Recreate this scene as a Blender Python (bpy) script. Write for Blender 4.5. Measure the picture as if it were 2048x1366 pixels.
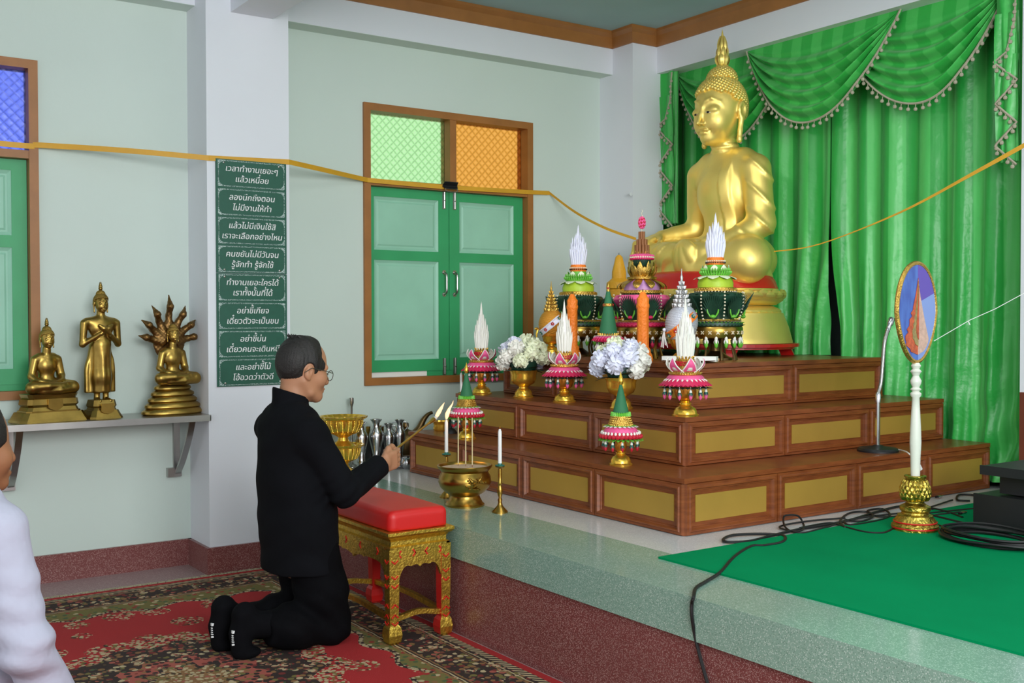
import bpy, math, random
import numpy as np
from mathutils import Vector, Matrix, Euler
random.seed(7); rng = np.random.default_rng(7)
SC = bpy.context.scene
COL = SC.collection
for _o in list(bpy.data.objects): bpy.data.objects.remove(_o)
# ------------------------------------------------------------------ camera
_F, _YAW, _PIT, _ROL, CAMZ = 2148.48, math.radians(55.3814), math.radians(-1.1842), math.radians(-0.107), 1.27
_fw = Vector((math.cos(_PIT)*math.cos(_YAW), math.cos(_PIT)*math.sin(_YAW), math.sin(_PIT)))
_r0 = Vector((math.sin(_YAW), -math.cos(_YAW), 0)); _u0 = _r0.cross(_fw)
_rt = math.cos(_ROL)*_r0 + math.sin(_ROL)*_u0; _up = -math.sin(_ROL)*_r0 + math.cos(_ROL)*_u0
cam = bpy.data.cameras.new('camera'); camo = bpy.data.objects.new('camera', cam); COL.objects.link(camo)
m3 = Matrix((_rt, _up, -_fw)).transposed()
camo.matrix_world = Matrix.Translation((0, 0, CAMZ)) @ m3.to_4x4()
cam.sensor_width = 36.0; cam.lens = _F/2048*36.0; cam.clip_start = .05
SC.camera = camo
def at(u, v, z=None, x=None, y=None):          # where a sight line meets a real plane of the room
    d = _fw + _rt*((u-1024)/_F) - _up*((v-683)/_F)
    t = (z-CAMZ)/d.z if z is not None else (x/d.x if x is not None else y/d.y)
    return Vector((0, 0, CAMZ)) + d*t
# ------------------------------------------------------------------ light
W = bpy.data.worlds.new('daylight'); SC.world = W; W.use_nodes = True
_b = W.node_tree.nodes['Background']; _b.inputs[0].default_value = (.93, .97, 1, 1); _b.inputs[1].default_value = .97
def area(name, loc, rot, sx, sy, e, col=(1, 1, 1)):
    l = bpy.data.lights.new(name, 'AREA'); l.shape = 'RECTANGLE'; l.size = sx; l.size_y = sy; l.energy = e; l.color = col
    o = bpy.data.objects.new(name, l); COL.objects.link(o); o.location = loc; o.rotation_euler = rot; return o
area('ceiling_lamp', (2.9, 2.6, 3.08), (0, 0, .3), .9, 1.6, 12, (1, .99, .95))
area('ceiling_lamp', (.8, 1.6, 3.08), (0, 0, .3), 1.6, 1.6, 14, (1, .99, .96))
area('fill_lamp', (-1.6, .2, 2.0), (math.radians(72), 0, math.radians(-60)), 2.4, 1.8, 4, (.95, .98, 1))  # weak fill light added out of view, left of the camera
area('fill_lamp', (.9, -2.0, 2.2), (math.radians(86), 0, math.radians(-42)), 2.6, 1.6, 230, (.96, .99, 1))  # added fill light behind the camera, brightens the back-right walls and statue
area('altar_spot_lamp', (1.9, 3.1, 3.02), (Vector((2.6, 1.3, -.75)).to_track_quat('-Z', 'Y')).to_euler(), .5, .5, 26, (1, .98, .93)).data.spread = math.radians(85)
SC.view_settings.view_transform = 'Standard'; SC.view_settings.look = 'None'
SC.view_settings.gamma = 1; SC.view_settings.use_curve_mapping = False
SC.view_settings.exposure = 0.0
SC.cycles.use_denoising = True
# ------------------------------------------------------------------ materials
def lin(c): 
    c = c/255.0
    return c/12.92 if c <= .04045 else ((c+.055)/1.055)**2.4
def rgb(t): return (lin(t[0]), lin(t[1]), lin(t[2]), 1)
class NT:
    def __init__(s, name):
        s.m = bpy.data.materials.new(name); s.m.use_nodes = True; s.t = s.m.node_tree
        s.p = s.t.nodes['Principled BSDF']; s._c = None
    def n(s, typ, **k):
        x = s.t.nodes.new(typ)
        for a, b in k.items(): setattr(x, a, b)
        return x
    def set(s, i, v):
        if hasattr(v, 'is_linked') or hasattr(v, 'links'): s.t.links.new(v, i)
        else: i.default_value = v
    def coord(s):
        if s._c is None: s._c = s.n('ShaderNodeTexCoord').outputs['Object']
        return s._c
    def ma(s, op, a, b=0.0, c=0.0):
        x = s.n('ShaderNodeMath', operation=op); s.set(x.inputs[0], a); s.set(x.inputs[1], b)
        s.set(x.inputs[2], c); return x.outputs[0]
    def xyz(s, v=None):
        x = s.n('ShaderNodeSeparateXYZ'); s.set(x.inputs[0], v or s.coord()); return x.outputs
    def mix(s, f, a, b, typ='MIX'):
        x = s.n('ShaderNodeMix', data_type='RGBA', blend_type=typ); s.set(x.inputs[0], f); s.set(x.inputs[6], a); s.set(x.inputs[7], b); return x.outputs[2]
    def ramp(s, f, stops, interp='LINEAR'):
        x = s.n('ShaderNodeValToRGB'); s.set(x.inputs[0], f); r = x.color_ramp; r.interpolation = interp
        while len(r.elements) > 1: r.elements.remove(r.elements[-1])
        r.elements[0].position, r.elements[0].color = stops[0]
        for p, c in stops[1:]: r.elements.new(p).color = c
        return x.outputs[0]
    def noise(s, sc, det=3.0, vec=None, rough=.5):
        x = s.n('ShaderNodeTexNoise'); x.inputs['Scale'].default_value = sc; x.inputs['Detail'].default_value = det; x.inputs['Roughness'].default_value = rough
        s.set(x.inputs['Vector'], vec or s.coord()); return x.outputs[0]
    def vor(s, sc, feat='F1', vec=None, rnd=1.0):
        x = s.n('ShaderNodeTexVoronoi', feature=feat); x.inputs['Scale'].default_value = sc
        if 'Randomness' in x.inputs: x.inputs['Randomness'].default_value = rnd
        s.set(x.inputs['Vector'], vec or s.coord()); return x.outputs
    def scale(s, v3, off=(0, 0, 0), rot=(0, 0, 0)):
        x = s.n('ShaderNodeMapping'); s.set(x.inputs[0], s.coord()); x.inputs[1].default_value = off; x.inputs[2].default_value = rot; x.inputs[3].default_value = v3; return x.outputs[0]
    def bump(s, h, st=.3, dist=.01):
        x = s.n('ShaderNodeBump'); x.inputs['Strength'].default_value = st; x.inputs['Distance'].default_value = dist
        s.set(x.inputs['Height'], h); s.t.links.new(x.outputs[0], s.p.inputs['Normal'])
    def col(s, v): s.set(s.p.inputs['Base Color'], v)
    def rm(s, r, m=0.0, coat=0.0): s.p.inputs['Roughness'].default_value = r; s.p.inputs['Metallic'].default_value = m; s.p.inputs['Coat Weight'].default_value = coat
def mat(name, c, r=.5, m=0.0, var=.12, vs=6.0, bs=0.0, bd=.3, bdist=.004, coat=0.0):
    t = NT(name); a = rgb(c); n = t.noise(vs, 4.0)
    lo = tuple(x*(1-var) for x in a[:3])+(1,); hi = tuple(min(1, x*(1+var)) for x in a[:3])+(1,)
    t.col(t.ramp(n, [(.3, lo), (.7, hi)])); t.rm(r, m, coat)
    if bs: t.bump(t.noise(bs, 3.0), bd, bdist)
    return t.m
def terrazzo(name, base, chip, dark, sc, amt=.5, r=.35):
    t = NT(name); v = t.vor(sc); x = t.n('ShaderNodeSeparateColor'); t.t.links.new(v[1], x.inputs[0])
    n = t.noise(3.0, 4.0)
    c = t.ramp(x.outputs[0], [(0, rgb(dark)), (.25, rgb(base)), (1-amt, rgb(base)), (1-amt*.55, rgb(chip)), (1, rgb(chip))])
    chipm = t.ramp(v[0], [(.3, (1, 1, 1, 1)), (.55, (0, 0, 0, 1))])
    c = t.mix(t.ma('MULTIPLY', chipm, 1.0), rgb(base), c)
    c = t.mix(t.ma('MULTIPLY', n, .25), c, rgb(dark)); t.col(c); t.rm(r, 0); return t.m
def gold(name, c, r=.3, bs=0, bd=.3, bdist=.003, var=.12, vs=5):
    return mat(name, c, r, 1.0, var, vs, bs, bd, bdist)
MT = {}
MT['wall'] = mat('green_wall_paint', (205, 219, 211), .6, 0, .03, 1.2, 60, .06)
MT['white'] = mat('white_wall_paint', (227, 230, 237), .6, 0, .03, 1.2, 50, .06)
MT['ceil'] = mat('blue_ceiling_paint', (160, 188, 192), .7, 0, .05, 2, 30, .1)
MT['frame'] = mat('brown_frame_paint', (158, 103, 50), .45, 0, .1, 9)
MT['green'] = mat('green_shutter_paint', (52, 160, 100), .45, 0, .07, 5)
MT['pale'] = mat('pale_green_panel_paint', (152, 205, 180), .5, 0, .06, 4)
MT['steel'] = mat('steel', (170, 168, 165), .3, 1, .1, 8)
MT['chrome'] = mat('chrome', (215, 215, 218), .15, 1, .05, 8)
MT['silver'] = mat('silver_vase', (185, 186, 188), .22, 1, .08, 12, 40, .05)
MT['redterr'] = terrazzo('red_terrazzo', (124, 66, 64), (186, 152, 146), (92, 42, 42), 300, .58)
MT['pinkterr'] = terrazzo('pink_terrazzo', (158, 134, 134), (200, 188, 186), (130, 98, 98), 200, .45)
MT['greenterr'] = terrazzo('green_terrazzo', (136, 168, 152), (196, 212, 202), (98, 132, 116), 260, .5, .16)
MT['whiteterr'] = terrazzo('white_terrazzo', (205, 206, 206), (228, 228, 228), (180, 182, 184), 190, .4, .18)
MT['black'] = mat('black_plastic', (22, 23, 26), .5, 0, .1, 8)
MT['cable'] = mat('black_cable_rubber', (14, 14, 16), .5, 0, .1, 8)
MT['brass'] = gold('aged_brass', (176, 140, 66), .28, 18, .08)
MT['bronze'] = gold('dark_bronze', (120, 96, 62), .4, 18, .1)
MT['brassold'] = gold('old_brass_statue', (165, 136, 70), .34, 30, .25, .003, .3, 9)
MT['gold'] = gold('gold_leaf', (252, 222, 124), .42, 70, .05, .002, .06, 7); MT['gold'].node_tree.nodes['Principled BSDF'].inputs['Metallic'].default_value = .68
MT['goldshine'] = gold('shiny_gold', (244, 196, 76), .24, 45, .25, .004, .1, 9); MT['goldshine'].node_tree.nodes['Principled BSDF'].inputs['Metallic'].default_value = .85
MT['goldfil'] = gold('gold_filigree', (205, 165, 82), .35, 160, .8, .004, .25, 60)
MT['silfil'] = gold('silver_filigree', (200, 198, 200), .35, 160, .8, .004, .25, 60)
MT['redpaint'] = mat('red_lacquer', (196, 30, 26), .35, 0, .08, 6, coat=.2)
MT['redleather'] = mat('red_vinyl', (206, 26, 24), .45, 0, .06, 3, 25, .06)
MT['wax'] = mat('white_wax', (236, 234, 232), .45, 0, .03, 5)
MT['ribbon'] = mat('saffron_ribbon', (214, 160, 40), .5, 0, .08, 8)
MT['petw'] = mat('white_petal', (238, 236, 228), .6, 0, .04, 20)
MT['cream'] = mat('cream_petal', (232, 236, 206), .6, 0, .05, 20)
MT['bluew'] = mat('cool_white_petal', (228, 230, 246), .6, 0, .04, 20)
MT['pink'] = mat('pink_petal', (236, 92, 150), .55, 0, .08, 20)
MT['mag'] = mat('magenta_petal', (206, 30, 84), .5, 0, .12, 25)
MT['red'] = mat('red_berry', (190, 24, 48), .4, 0, .12, 25)
MT['leaf'] = mat('dark_leaf', (30, 66, 50), .45, 0, .15, 20)
MT['leafb'] = mat('bright_leaf', (106, 190, 60), .45, 0, .12, 20)
MT['lime'] = mat('lime_silk', (176, 206, 52), .45, 0, .06, 12)
MT['teal'] = mat('teal_bead', (30, 104, 92), .4, 0, .1, 20)
MT['cone'] = mat('green_cone_felt', (44, 112, 74), .7, 0, .06, 20)
MT['orange'] = mat('orange_candle_wax', (246, 130, 36), .5, 0, .05, 8, 90, .9, .006)
MT['yellow'] = mat('yellow_candle_wax', (226, 166, 40), .5, 0, .05, 8, 70, .8, .006)
MT['amber'] = mat('amber_stem', (206, 130, 40), .25, .6, .1, 12)
MT['purple'] = mat('purple_silk', (196, 140, 196), .45, 0, .05, 12)
MT['brown'] = mat('brown_roll', (140, 88, 48), .6, 0, .1, 15)
MT['skin'] = mat('skin', (176, 124, 92), .5, 0, .06, 14)
MT['skin2'] = mat('tan_skin', (150, 100, 68), .5, 0, .06, 14)
MT['hair'] = mat('black_hair', (26, 22, 20), .6, 0, .35, 60, 220, .6, .003)
MT['suit'] = mat('black_suit_cloth', (12, 13, 17), .9, 0, .15, 10, 7, .35, .02)
MT['trouser'] = mat('black_trouser_cloth', (9, 9, 12), .85, 0, .15, 10, 9, .4, .02)
MT['sock'] = mat('black_sock_knit', (13, 13, 16), .9, 0, .1, 40)
MT['shirt'] = mat('white_shirt_cloth', (178, 178, 196), .75, 0, .03, 6, 11, .6, .02)
MT['glass'] = mat('eyeglass_frame', (90, 92, 84), .3, .8, .05, 8)
MT['ink'] = mat('white_print', (232, 232, 232), .6, 0, .02, 5)
MT['signg'] = mat('sign_green', (14, 84, 64), .4, 0, .06, 40)
MT['eye'] = mat('black_eye', (8, 8, 8), .3, 0, .02, 5)
MT['eyew'] = mat('white_eye', (220, 214, 200), .4, 0, .02, 5)
MT['paper'] = mat('white_paper_box', (236, 234, 228), .5, 0, .03, 6)
MT['greenglass'] = mat('green_glass_dish', (60, 150, 110), .15, 0, .05, 8)
MT['bead'] = mat('pearl_bead', (226, 214, 186), .35, 0, .05, 20)
MT['pom'] = mat('grey_pompom', (176, 168, 148), .8, 0, .08, 40)
MT['ivory'] = mat('ivory_lacquer', (226, 226, 214), .35, 0, .03, 8, coat=.2)
MT['carpet'] = mat('green_felt_carpet', (0, 132, 80), .9, 0, .08, 3, 350, .3, .002)
MT['fringe'] = mat('cream_wool_fringe', (176, 168, 140), .9, 0, .12, 30)
MT['sand'] = mat('incense_ash', (196, 172, 148), .9, 0, .12, 60, 200, .6, .004)
MT['stick'] = mat('incense_stick', (214, 196, 150), .7, 0, .06, 20)
MT['goldstick'] = gold('gold_bamboo', (222, 184, 96), .35, 30, .2)
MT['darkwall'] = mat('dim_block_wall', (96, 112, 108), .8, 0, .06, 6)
MT['woodred'] = mat('red_brown_board', (110, 52, 34), .5, 0, .15, 8)
for _k, _s in (('suit', .12), ('trouser', .08), ('sock', .08), ('carpet', .05), ('rug', .05)):
    if _k in MT: MT[_k].node_tree.nodes['Principled BSDF'].inputs['Specular IOR Level'].default_value = _s
def wood():
    t = NT('altar_wood'); n = t.noise(2.2, 5.0, t.scale((3.5, 3.5, 26)), .6)
    t.col(t.ramp(n, [(.3, rgb((106, 50, 20))), (.55, rgb((130, 68, 30))), (.75, rgb((142, 79, 38)))])); t.rm(.38, 0, .12); return t.m
MT['wood'] = wood()
MT['plate'] = gold('satin_gold_panel', (180, 143, 60), .5, 120, .1, .002, .08, 3)
MT['plate'].node_tree.nodes['Principled BSDF'].inputs['Metallic'].default_value = .35
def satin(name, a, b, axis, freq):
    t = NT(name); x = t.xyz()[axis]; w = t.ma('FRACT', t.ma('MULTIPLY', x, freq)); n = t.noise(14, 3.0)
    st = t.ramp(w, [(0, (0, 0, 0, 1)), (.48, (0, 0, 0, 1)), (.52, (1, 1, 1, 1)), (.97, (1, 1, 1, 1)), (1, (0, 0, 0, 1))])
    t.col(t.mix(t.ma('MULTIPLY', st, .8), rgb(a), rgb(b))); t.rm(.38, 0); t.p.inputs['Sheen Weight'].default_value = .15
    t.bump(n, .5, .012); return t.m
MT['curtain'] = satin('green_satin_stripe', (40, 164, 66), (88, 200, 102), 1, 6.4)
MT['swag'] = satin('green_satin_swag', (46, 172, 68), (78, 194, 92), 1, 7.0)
def pane(name, c):
    t = NT(name); x, y, z = t.xyz(); f = 21.0; a = t.ma('ABSOLUTE', t.ma('SUBTRACT', t.ma('FRACT', t.ma('MULTIPLY', t.ma('ADD', x, z), f)), .5)); b = t.ma('ABSOLUTE', t.ma('SUBTRACT', t.ma('FRACT', t.ma('MULTIPLY', t.ma('SUBTRACT', x, z), f)), .5))
    g = t.ma('ADD', t.ma('MAXIMUM', a, b), t.ma('MULTIPLY', t.ma('SUBTRACT', t.noise(60, 3.0), .5), .25)); A = rgb(c); dk = tuple(q*.72 for q in A[:3])+(1,)
    t.col(t.ramp(g, [(.18, tuple(min(1, q*1.1+.04) for q in A[:3])+(1,)), (.36, A), (.47, dk)])); t.rm(.25); t.p.inputs['Transmission Weight'].default_value = 1.0; t.p.inputs['IOR'].default_value = 1.3
    s = t.vor(26, 'F1', t.scale((1, 1, 1), rot=(0, math.radians(45), 0)), 0.0); t.bump(s[0], .5, .008); return t.m
MT['pgreen'] = pane('green_pattern_glass', (196, 255, 178)); MT['pamber'] = pane('amber_pattern_glass', (246, 172, 70)); MT['pblue'] = pane('blue_pattern_glass', (110, 130, 255))
def flame_mat():
    t = NT('candle_flame'); t.col((1, .6, .3, 1)); t.p.inputs['Emission Color'].default_value = (1, .56, .30, 1); t.p.inputs['Emission Strength'].default_value = 1.35; return t.m
MT['flame'] = flame_mat()
# ------------------------------------------------------------------ mesh helpers
class MB:
    def __init__(s): s.v = []; s.f = []; s.mi = []; s.mats = []
    def mid(s, m):
        if m is None: m = s.mats[0] if s.mats else MT['white']
        if isinstance(m, str): m = MT[m]
        if m not in s.mats: s.mats.append(m)
        return s.mats.index(m)
    def add(s, vs, fs, m=None):
        k = len(s.v); i = s.mid(m); s.v += [tuple(v) for v in vs]
        for f in fs: s.f.append(tuple(k+j for j in f)); s.mi.append(i)
    def box(s, a, b, m=None):
        x0, y0, z0 = a; x1, y1, z1 = b
        s.add([(x0,y0,z0),(x1,y0,z0),(x1,y1,z0),(x0,y1,z0),(x0,y0,z1),(x1,y0,z1),(x1,y1,z1),(x0,y1,z1)],
              [(0,3,2,1),(4,5,6,7),(0,1,5,4),(1,2,6,5),(2,3,7,6),(3,0,4,7)], m)
    def obox(s, c, ax, h, m=None):            # oriented box: centre, 3 axes, half sizes
        c = Vector(c); A = [Vector(a)*k for a, k in zip(ax, h)]
        p = [c+A[0]*i+A[1]*j+A[2]*k for k in (-1, 1) for i, j in ((-1,-1),(1,-1),(1,1),(-1,1))]
        s.add(p, [(0,3,2,1),(4,5,6,7),(0,1,5,4),(1,2,6,5),(2,3,7,6),(3,0,4,7)], m)
    def lathe(s, prof, m=None, c=(0, 0, 0), n=28, ax=None, lobes=0, amp=0.0):
        c = Vector(c); k = len(prof); vs = []; fs = []
        R = Matrix.Identity(3) if ax is None else Vector((0, 0, 1)).rotation_difference(Vector(ax)).to_matrix()
        for r, z in prof:
            for j in range(n):
                a = 2*math.pi*j/n; rr = r*(1+amp*math.cos(lobes*a)) if lobes else r
                vs.append(c+R@Vector((rr*math.cos(a), rr*math.sin(a), z)))
        for i in range(k-1):
            for j in range(n): fs.append((i*n+j, i*n+(j+1) % n, (i+1)*n+(j+1) % n, (i+1)*n+j))
        if prof[0][0] > 1e-5: fs.append(tuple(range(n-1, -1, -1)))
        if prof[-1][0] > 1e-5: fs.append(tuple((k-1)*n+j for j in range(n)))
        s.add(vs, fs, m)
    def sphere(s, c, r, m=None, n=10, sc=(1, 1, 1), R=None):
        c = Vector(c); vs = []; fs = []; k = max(4, n//2+1)
        for i in range(k+1):
            t = math.pi*i/k
            for j in range(n):
                a = 2*math.pi*j/n; q = Vector((r*sc[0]*math.sin(t)*math.cos(a), r*sc[1]*math.sin(t)*math.sin(a), -r*sc[2]*math.cos(t)))
                vs.append(c+(R@q if R else q))
        for i in range(k):
            for j in range(n): fs.append((i*n+j, i*n+(j+1) % n, (i+1)*n+(j+1) % n, (i+1)*n+j))
        s.add(vs, fs, m)
    def tube(s, pts, r, m=None, n=8, closed=False, flat=None):
        P = [Vector(p) for p in pts]; N = len(P); vs = []; fs = []
        rs = r if isinstance(r, (list, tuple)) else [r]*N
        up = None
        for i in range(N):
            t = (P[(i+1) % N if closed else min(i+1, N-1)]-P[(i-1) % N if closed else max(i-1, 0)])
            t = t.normalized() if t.length > 1e-9 else Vector((0, 0, 1))
            if up is None: up = t.orthogonal().normalized() if flat is None else Vector(flat)
            up = (up-t*up.dot(t)); up = up.normalized() if up.length > 1e-6 else t.orthogonal().normalized()
            b = t.cross(up)
            for j in range(n):
                a = 2*math.pi*j/n
                vs.append(P[i]+up*(rs[i]*math.cos(a))+b*(rs[i]*math.sin(a)))
        L = N if closed else N-1
        for i in range(L):
            for j in range(n):
                q = (i+1) % N; fs.append((i*n+j, i*n+(j+1) % n, q*n+(j+1) % n, q*n+j))
        if not closed: fs += [tuple(range(n-1, -1, -1)), tuple((N-1)*n+j for j in range(n))]
        s.add(vs, fs, m)
    def strip(s, pts, w, d, m=None, th=.001):      # flat ribbon of width vector w(i) along pts, thickness vector d
        vs = []; N = len(pts); fs = []
        for i, p in enumerate(pts):
            p = Vector(p); ww = Vector(w[i] if isinstance(w, list) else w)/2; dd = Vector(d)*th
            vs += [p-ww-dd, p+ww-dd, p+ww+dd, p-ww+dd]
        for i in range(N-1):
            for j in range(4): fs.append((i*4+j, i*4+(j+1) % 4, i*4+4+(j+1) % 4, i*4+4+j))
        fs += [(3,2,1,0), tuple(N*4-4+j for j in range(4))]
        s.add(vs, fs, m)
    def grid(s, fn, nu, nv, m=None, th=0.0, nrm=None):     # surface fn(i/nu, j/nv)
        vs = [fn(i/nu, j/nv) for i in range(nu+1) for j in range(nv+1)]; k = nv+1
        fs = [(i*k+j, (i+1)*k+j, (i+1)*k+j+1, i*k+j+1) for i in range(nu) for j in range(nv)]
        s.add(vs, fs, m)
        if th:
            off = Vector(nrm)*th; n0 = len(vs)
            s.add([Vector(v)+off for v in vs], [f[::-1] for f in fs], m)
    def poly(s, pts, th, d, m=None):           # extruded flat outline
        d = Vector(d)*th; n = len(pts); P = [Vector(p) for p in pts]
        s.add(P+[p+d for p in P], [tuple(range(n-1, -1, -1)), tuple(range(n, 2*n))]+[(i, (i+1) % n, n+(i+1) % n, n+i) for i in range(n)], m)
    def petal(s, c, ang, r0, z0, r1, z1, w, m=None, m2=None, th=.002, tip=0.0, bulge=.0, nseg=5):
        # leaf-shaped blade standing on a ring: root (r0,z0) to tip (r1,z1), bowed outward
        ca, sa = math.cos(ang), math.sin(ang); vs = []; fs = []
        for i in range(nseg+1):
            t = i/nseg; r = r0+(r1-r0)*t+bulge*math.sin(math.pi*t); z = z0+(z1-z0)*t
            hw = w*.5*(math.sin(math.pi*min(1, .18+.82*t))**.8 if tip == 0 else (1-t)**tip)
            if i == nseg: hw = w*.02
            for sgn, o in ((-1, 0), (0, th), (1, 0)):
                rr = r+o*2; vs.append((c[0]+rr*ca-sgn*hw*sa, c[1]+rr*sa+sgn*hw*ca, c[2]+z))
        for i in range(nseg):
            for j in range(2): a = i*3+j; fs.append((a, a+1, a+4, a+3))
        k = len(vs); back = [(v[0]-th*ca, v[1]-th*sa, v[2]) for v in vs]
        s.add(vs, fs, m); s.add(back, [f[::-1] for f in fs], m2 or m)
    def build(s, name, parent=None, loc=None, smooth=True, ang=40, mats=None):
        me = bpy.data.meshes.new(name); me.from_pydata(s.v, [], s.f); me.validate(clean_customdata=False) if False else None
        for m in s.mats: me.materials.append(m)
        me.polygons.foreach_set('material_index', s.mi)
        if smooth:
            me.polygons.foreach_set('use_smooth', [True]*len(me.polygons)); me.set_sharp_from_angle(angle=math.radians(ang))
        me.update(); o = bpy.data.objects.new(name, me); COL.objects.link(o)
        if parent: o.parent = parent
        if loc is not None: o.location = loc
        return o
def tag(o, label=None, cat=None, group=None, kind=None):
    if label: o['label'] = label
    if cat: o['category'] = cat
    if group: o['group'] = group
    if kind: o['kind'] = kind
    return o
def thing(name, label, cat, loc=(0, 0, 0), rz=0.0, group=None, scale=1.0):
    o = bpy.data.objects.new(name, None); o.empty_display_size = .05; COL.objects.link(o)
    o.location = loc; o.rotation_euler = (0, 0, rz); o.scale = (scale,)*3
    return tag(o, label, cat, group)
def struct(name, mb, **k):
    return tag(mb.build(name, smooth=False, **k), kind='structure')
def copy_tree(o, parent=None):
    c = o.copy(); COL.objects.link(c)
    if parent: c.parent = parent
    for ch in list(o.children): copy_tree(ch, c)
    return c
def clone(o, label, loc, rz=None, scale=None):
    c = copy_tree(o); c.location = loc; c['label'] = label
    if rz is not None: c.rotation_euler = (0, 0, rz)
    if scale: c.scale = (scale,)*3
    return c
def smooth_path(pts, k=6, closed=False):
    P = [Vector(p) for p in pts]; out = []; n = len(P)
    for i in range(n if closed else n-1):
        g = (lambda q: P[q % n]) if closed else (lambda q: P[max(0, min(n-1, q))])
        a, b, c, d = g(i-1), g(i), g(i+1), g(i+2)
        for j in range(k):
            t = j/k; out.append(.5*((2*b)+(c-a)*t+(2*a-5*b+4*c-d)*t*t+(3*b-a-3*c+d)*t**3))
    if not closed: out.append(P[-1])
    return out
# ------------------------------------------------------------------ implicit surfaces (bodies and statues)
def smin(a, b, k=.02):
    h = np.clip(.5+.5*(b-a)/k, 0, 1); return b+(a-b)*h-k*h*(1-h)
def smax(a, b, k=.02): return -smin(-a, -b, k)
def un(k, *ds):
    r = ds[0]
    for d in ds[1:]: r = smin(r, d, k)
    return r
def cap(P, a, b, ra, rb=None):
    rb = ra if rb is None else rb; a = np.array(a, float); b = np.array(b, float); ba = b-a; pa = P-a
    t = np.clip(pa@ba/(ba@ba+1e-12), 0, 1); return np.linalg.norm(pa-t[:, None]*ba, axis=1)-(ra+(rb-ra)*t)
def chain(P, pts, rs, k=.01):
    d = None
    for i in range(len(pts)-1):
        e = cap(P, pts[i], pts[i+1], rs[i], rs[i+1]); d = e if d is None else smin(d, e, k)
    return d
def ell(P, c, r, rot=None):
    q = P-np.array(c, float)
    if rot is not None: q = q@np.array(Euler(rot).to_matrix())
    r = np.array(r, float); k0 = np.linalg.norm(q/r, axis=1); k1 = np.linalg.norm(q/(r*r), axis=1)+1e-9
    return k0*(k0-1)/k1
def rbox(P, c, h, r=.01, rot=None):
    q = P-np.array(c, float)
    if rot is not None: q = q@np.array(Euler(rot).to_matrix())
    q = np.abs(q)-np.array(h, float)+r
    return np.linalg.norm(np.maximum(q, 0), axis=1)+np.minimum(q.max(1), 0)-r
def sstep(x, a, b):
    t = np.clip((x-a)/(b-a), 0, 1); return t*t*(3-2*t)
def sdf_mesh(f, lo, hi, h, B=8):
    lo = np.array(lo, float); hi = np.array(hi, float); nb = np.ceil((hi-lo)/(h*B)).astype(int); n = nb*B+1
    ax = [lo[i]+h*np.arange(n[i]) for i in range(3)]
    bc = np.stack(np.meshgrid(*[lo[i]+h*B*(np.arange(nb[i])+.5) for i in range(3)], indexing='ij'), -1).reshape(-1, 3)
    bd = f(bc).reshape(nb); keep = np.abs(bd) < h*B*1.35
    V = np.repeat(np.repeat(np.repeat(np.sign(bd)*9., B, 0), B, 1), B, 2)
    V = np.pad(V, ((0, 1), (0, 1), (0, 1)), mode='edge')
    idx = np.argwhere(keep); oo = np.stack(np.meshgrid(*[np.arange(B+1)]*3, indexing='ij'), -1).reshape(-1, 3)
    for s0 in range(0, len(idx), 400):
        I = (idx[s0:s0+400, None]*B+oo[None]).reshape(-1, 3); V[I[:, 0], I[:, 1], I[:, 2]] = f(lo+h*I)
    S = V < 0; c = [slice(0, -1), slice(1, None)]
    cnt = sum(S[c[i], c[j], c[k]].astype(np.int8) for i in (0, 1) for j in (0, 1) for k in (0, 1))
    cells = np.argwhere((cnt > 0) & (cnt < 8)); ids = -np.ones(np.array(S.shape)-1, int); ids[tuple(cells.T)] = np.arange(len(cells))
    acc = np.zeros((len(cells), 3)); num = np.zeros(len(cells)); X, Y, Z = cells.T
    cor = [(i, j, k) for i in (0, 1) for j in (0, 1) for k in (0, 1)]
    for a in range(8):
        for b in range(a+1, 8):
            if sum(abs(cor[a][q]-cor[b][q]) for q in range(3)) != 1: continue
            va = V[X+cor[a][0], Y+cor[a][1], Z+cor[a][2]]; vb = V[X+cor[b][0], Y+cor[b][1], Z+cor[b][2]]
            m = (va < 0) != (vb < 0); t = va[m]/(va[m]-vb[m])
            acc[m] += np.array(cor[a])+t[:, None]*(np.array(cor[b])-np.array(cor[a])); num[m] += 1
    verts = lo+h*(cells+acc/num[:, None]); faces = []
    for d in range(3):
        e1, e2 = (d+1) % 3, (d+2) % 3; A = np.moveaxis(S, d, 0); ch = np.argwhere(A[:-1] != A[1:])
        g = np.empty_like(ch); o = [i for i in range(3) if i != d]; g[:, d] = ch[:, 0]; g[:, o[0]] = ch[:, 1]; g[:, o[1]] = ch[:, 2]
        ok = (g[:, e1] > 0) & (g[:, e2] > 0) & (g[:, e1] < ids.shape[e1]) & (g[:, e2] < ids.shape[e2]); g = g[ok]
        def gi(a, b):
            q = g.copy(); q[:, e1] += a; q[:, e2] += b; return ids[q[:, 0], q[:, 1], q[:, 2]]
        Q = np.stack([gi(-1, -1), gi(0, -1), gi(0, 0), gi(-1, 0)], 1); ins = S[g[:, 0], g[:, 1], g[:, 2]]
        Q[~ins] = Q[~ins][:, ::-1]; faces.append(Q)
    F = np.concatenate(faces); F = F[(F >= 0).all(1)]
    return verts, F
def sdf_obj(name, f, lo, hi, h, m, parent=None, loc=None):
    v, F = sdf_mesh(f, lo, hi, h); me = bpy.data.meshes.new(name)
    me.from_pydata(v.tolist(), [], F.tolist()); me.materials.append(MT[m] if isinstance(m, str) else m)
    me.polygons.foreach_set('use_smooth', [True]*len(me.polygons)); me.update()
    o = bpy.data.objects.new(name, me); COL.objects.link(o)
    if parent: o.parent = parent
    if loc is not None: o.location = loc
    return o
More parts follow.
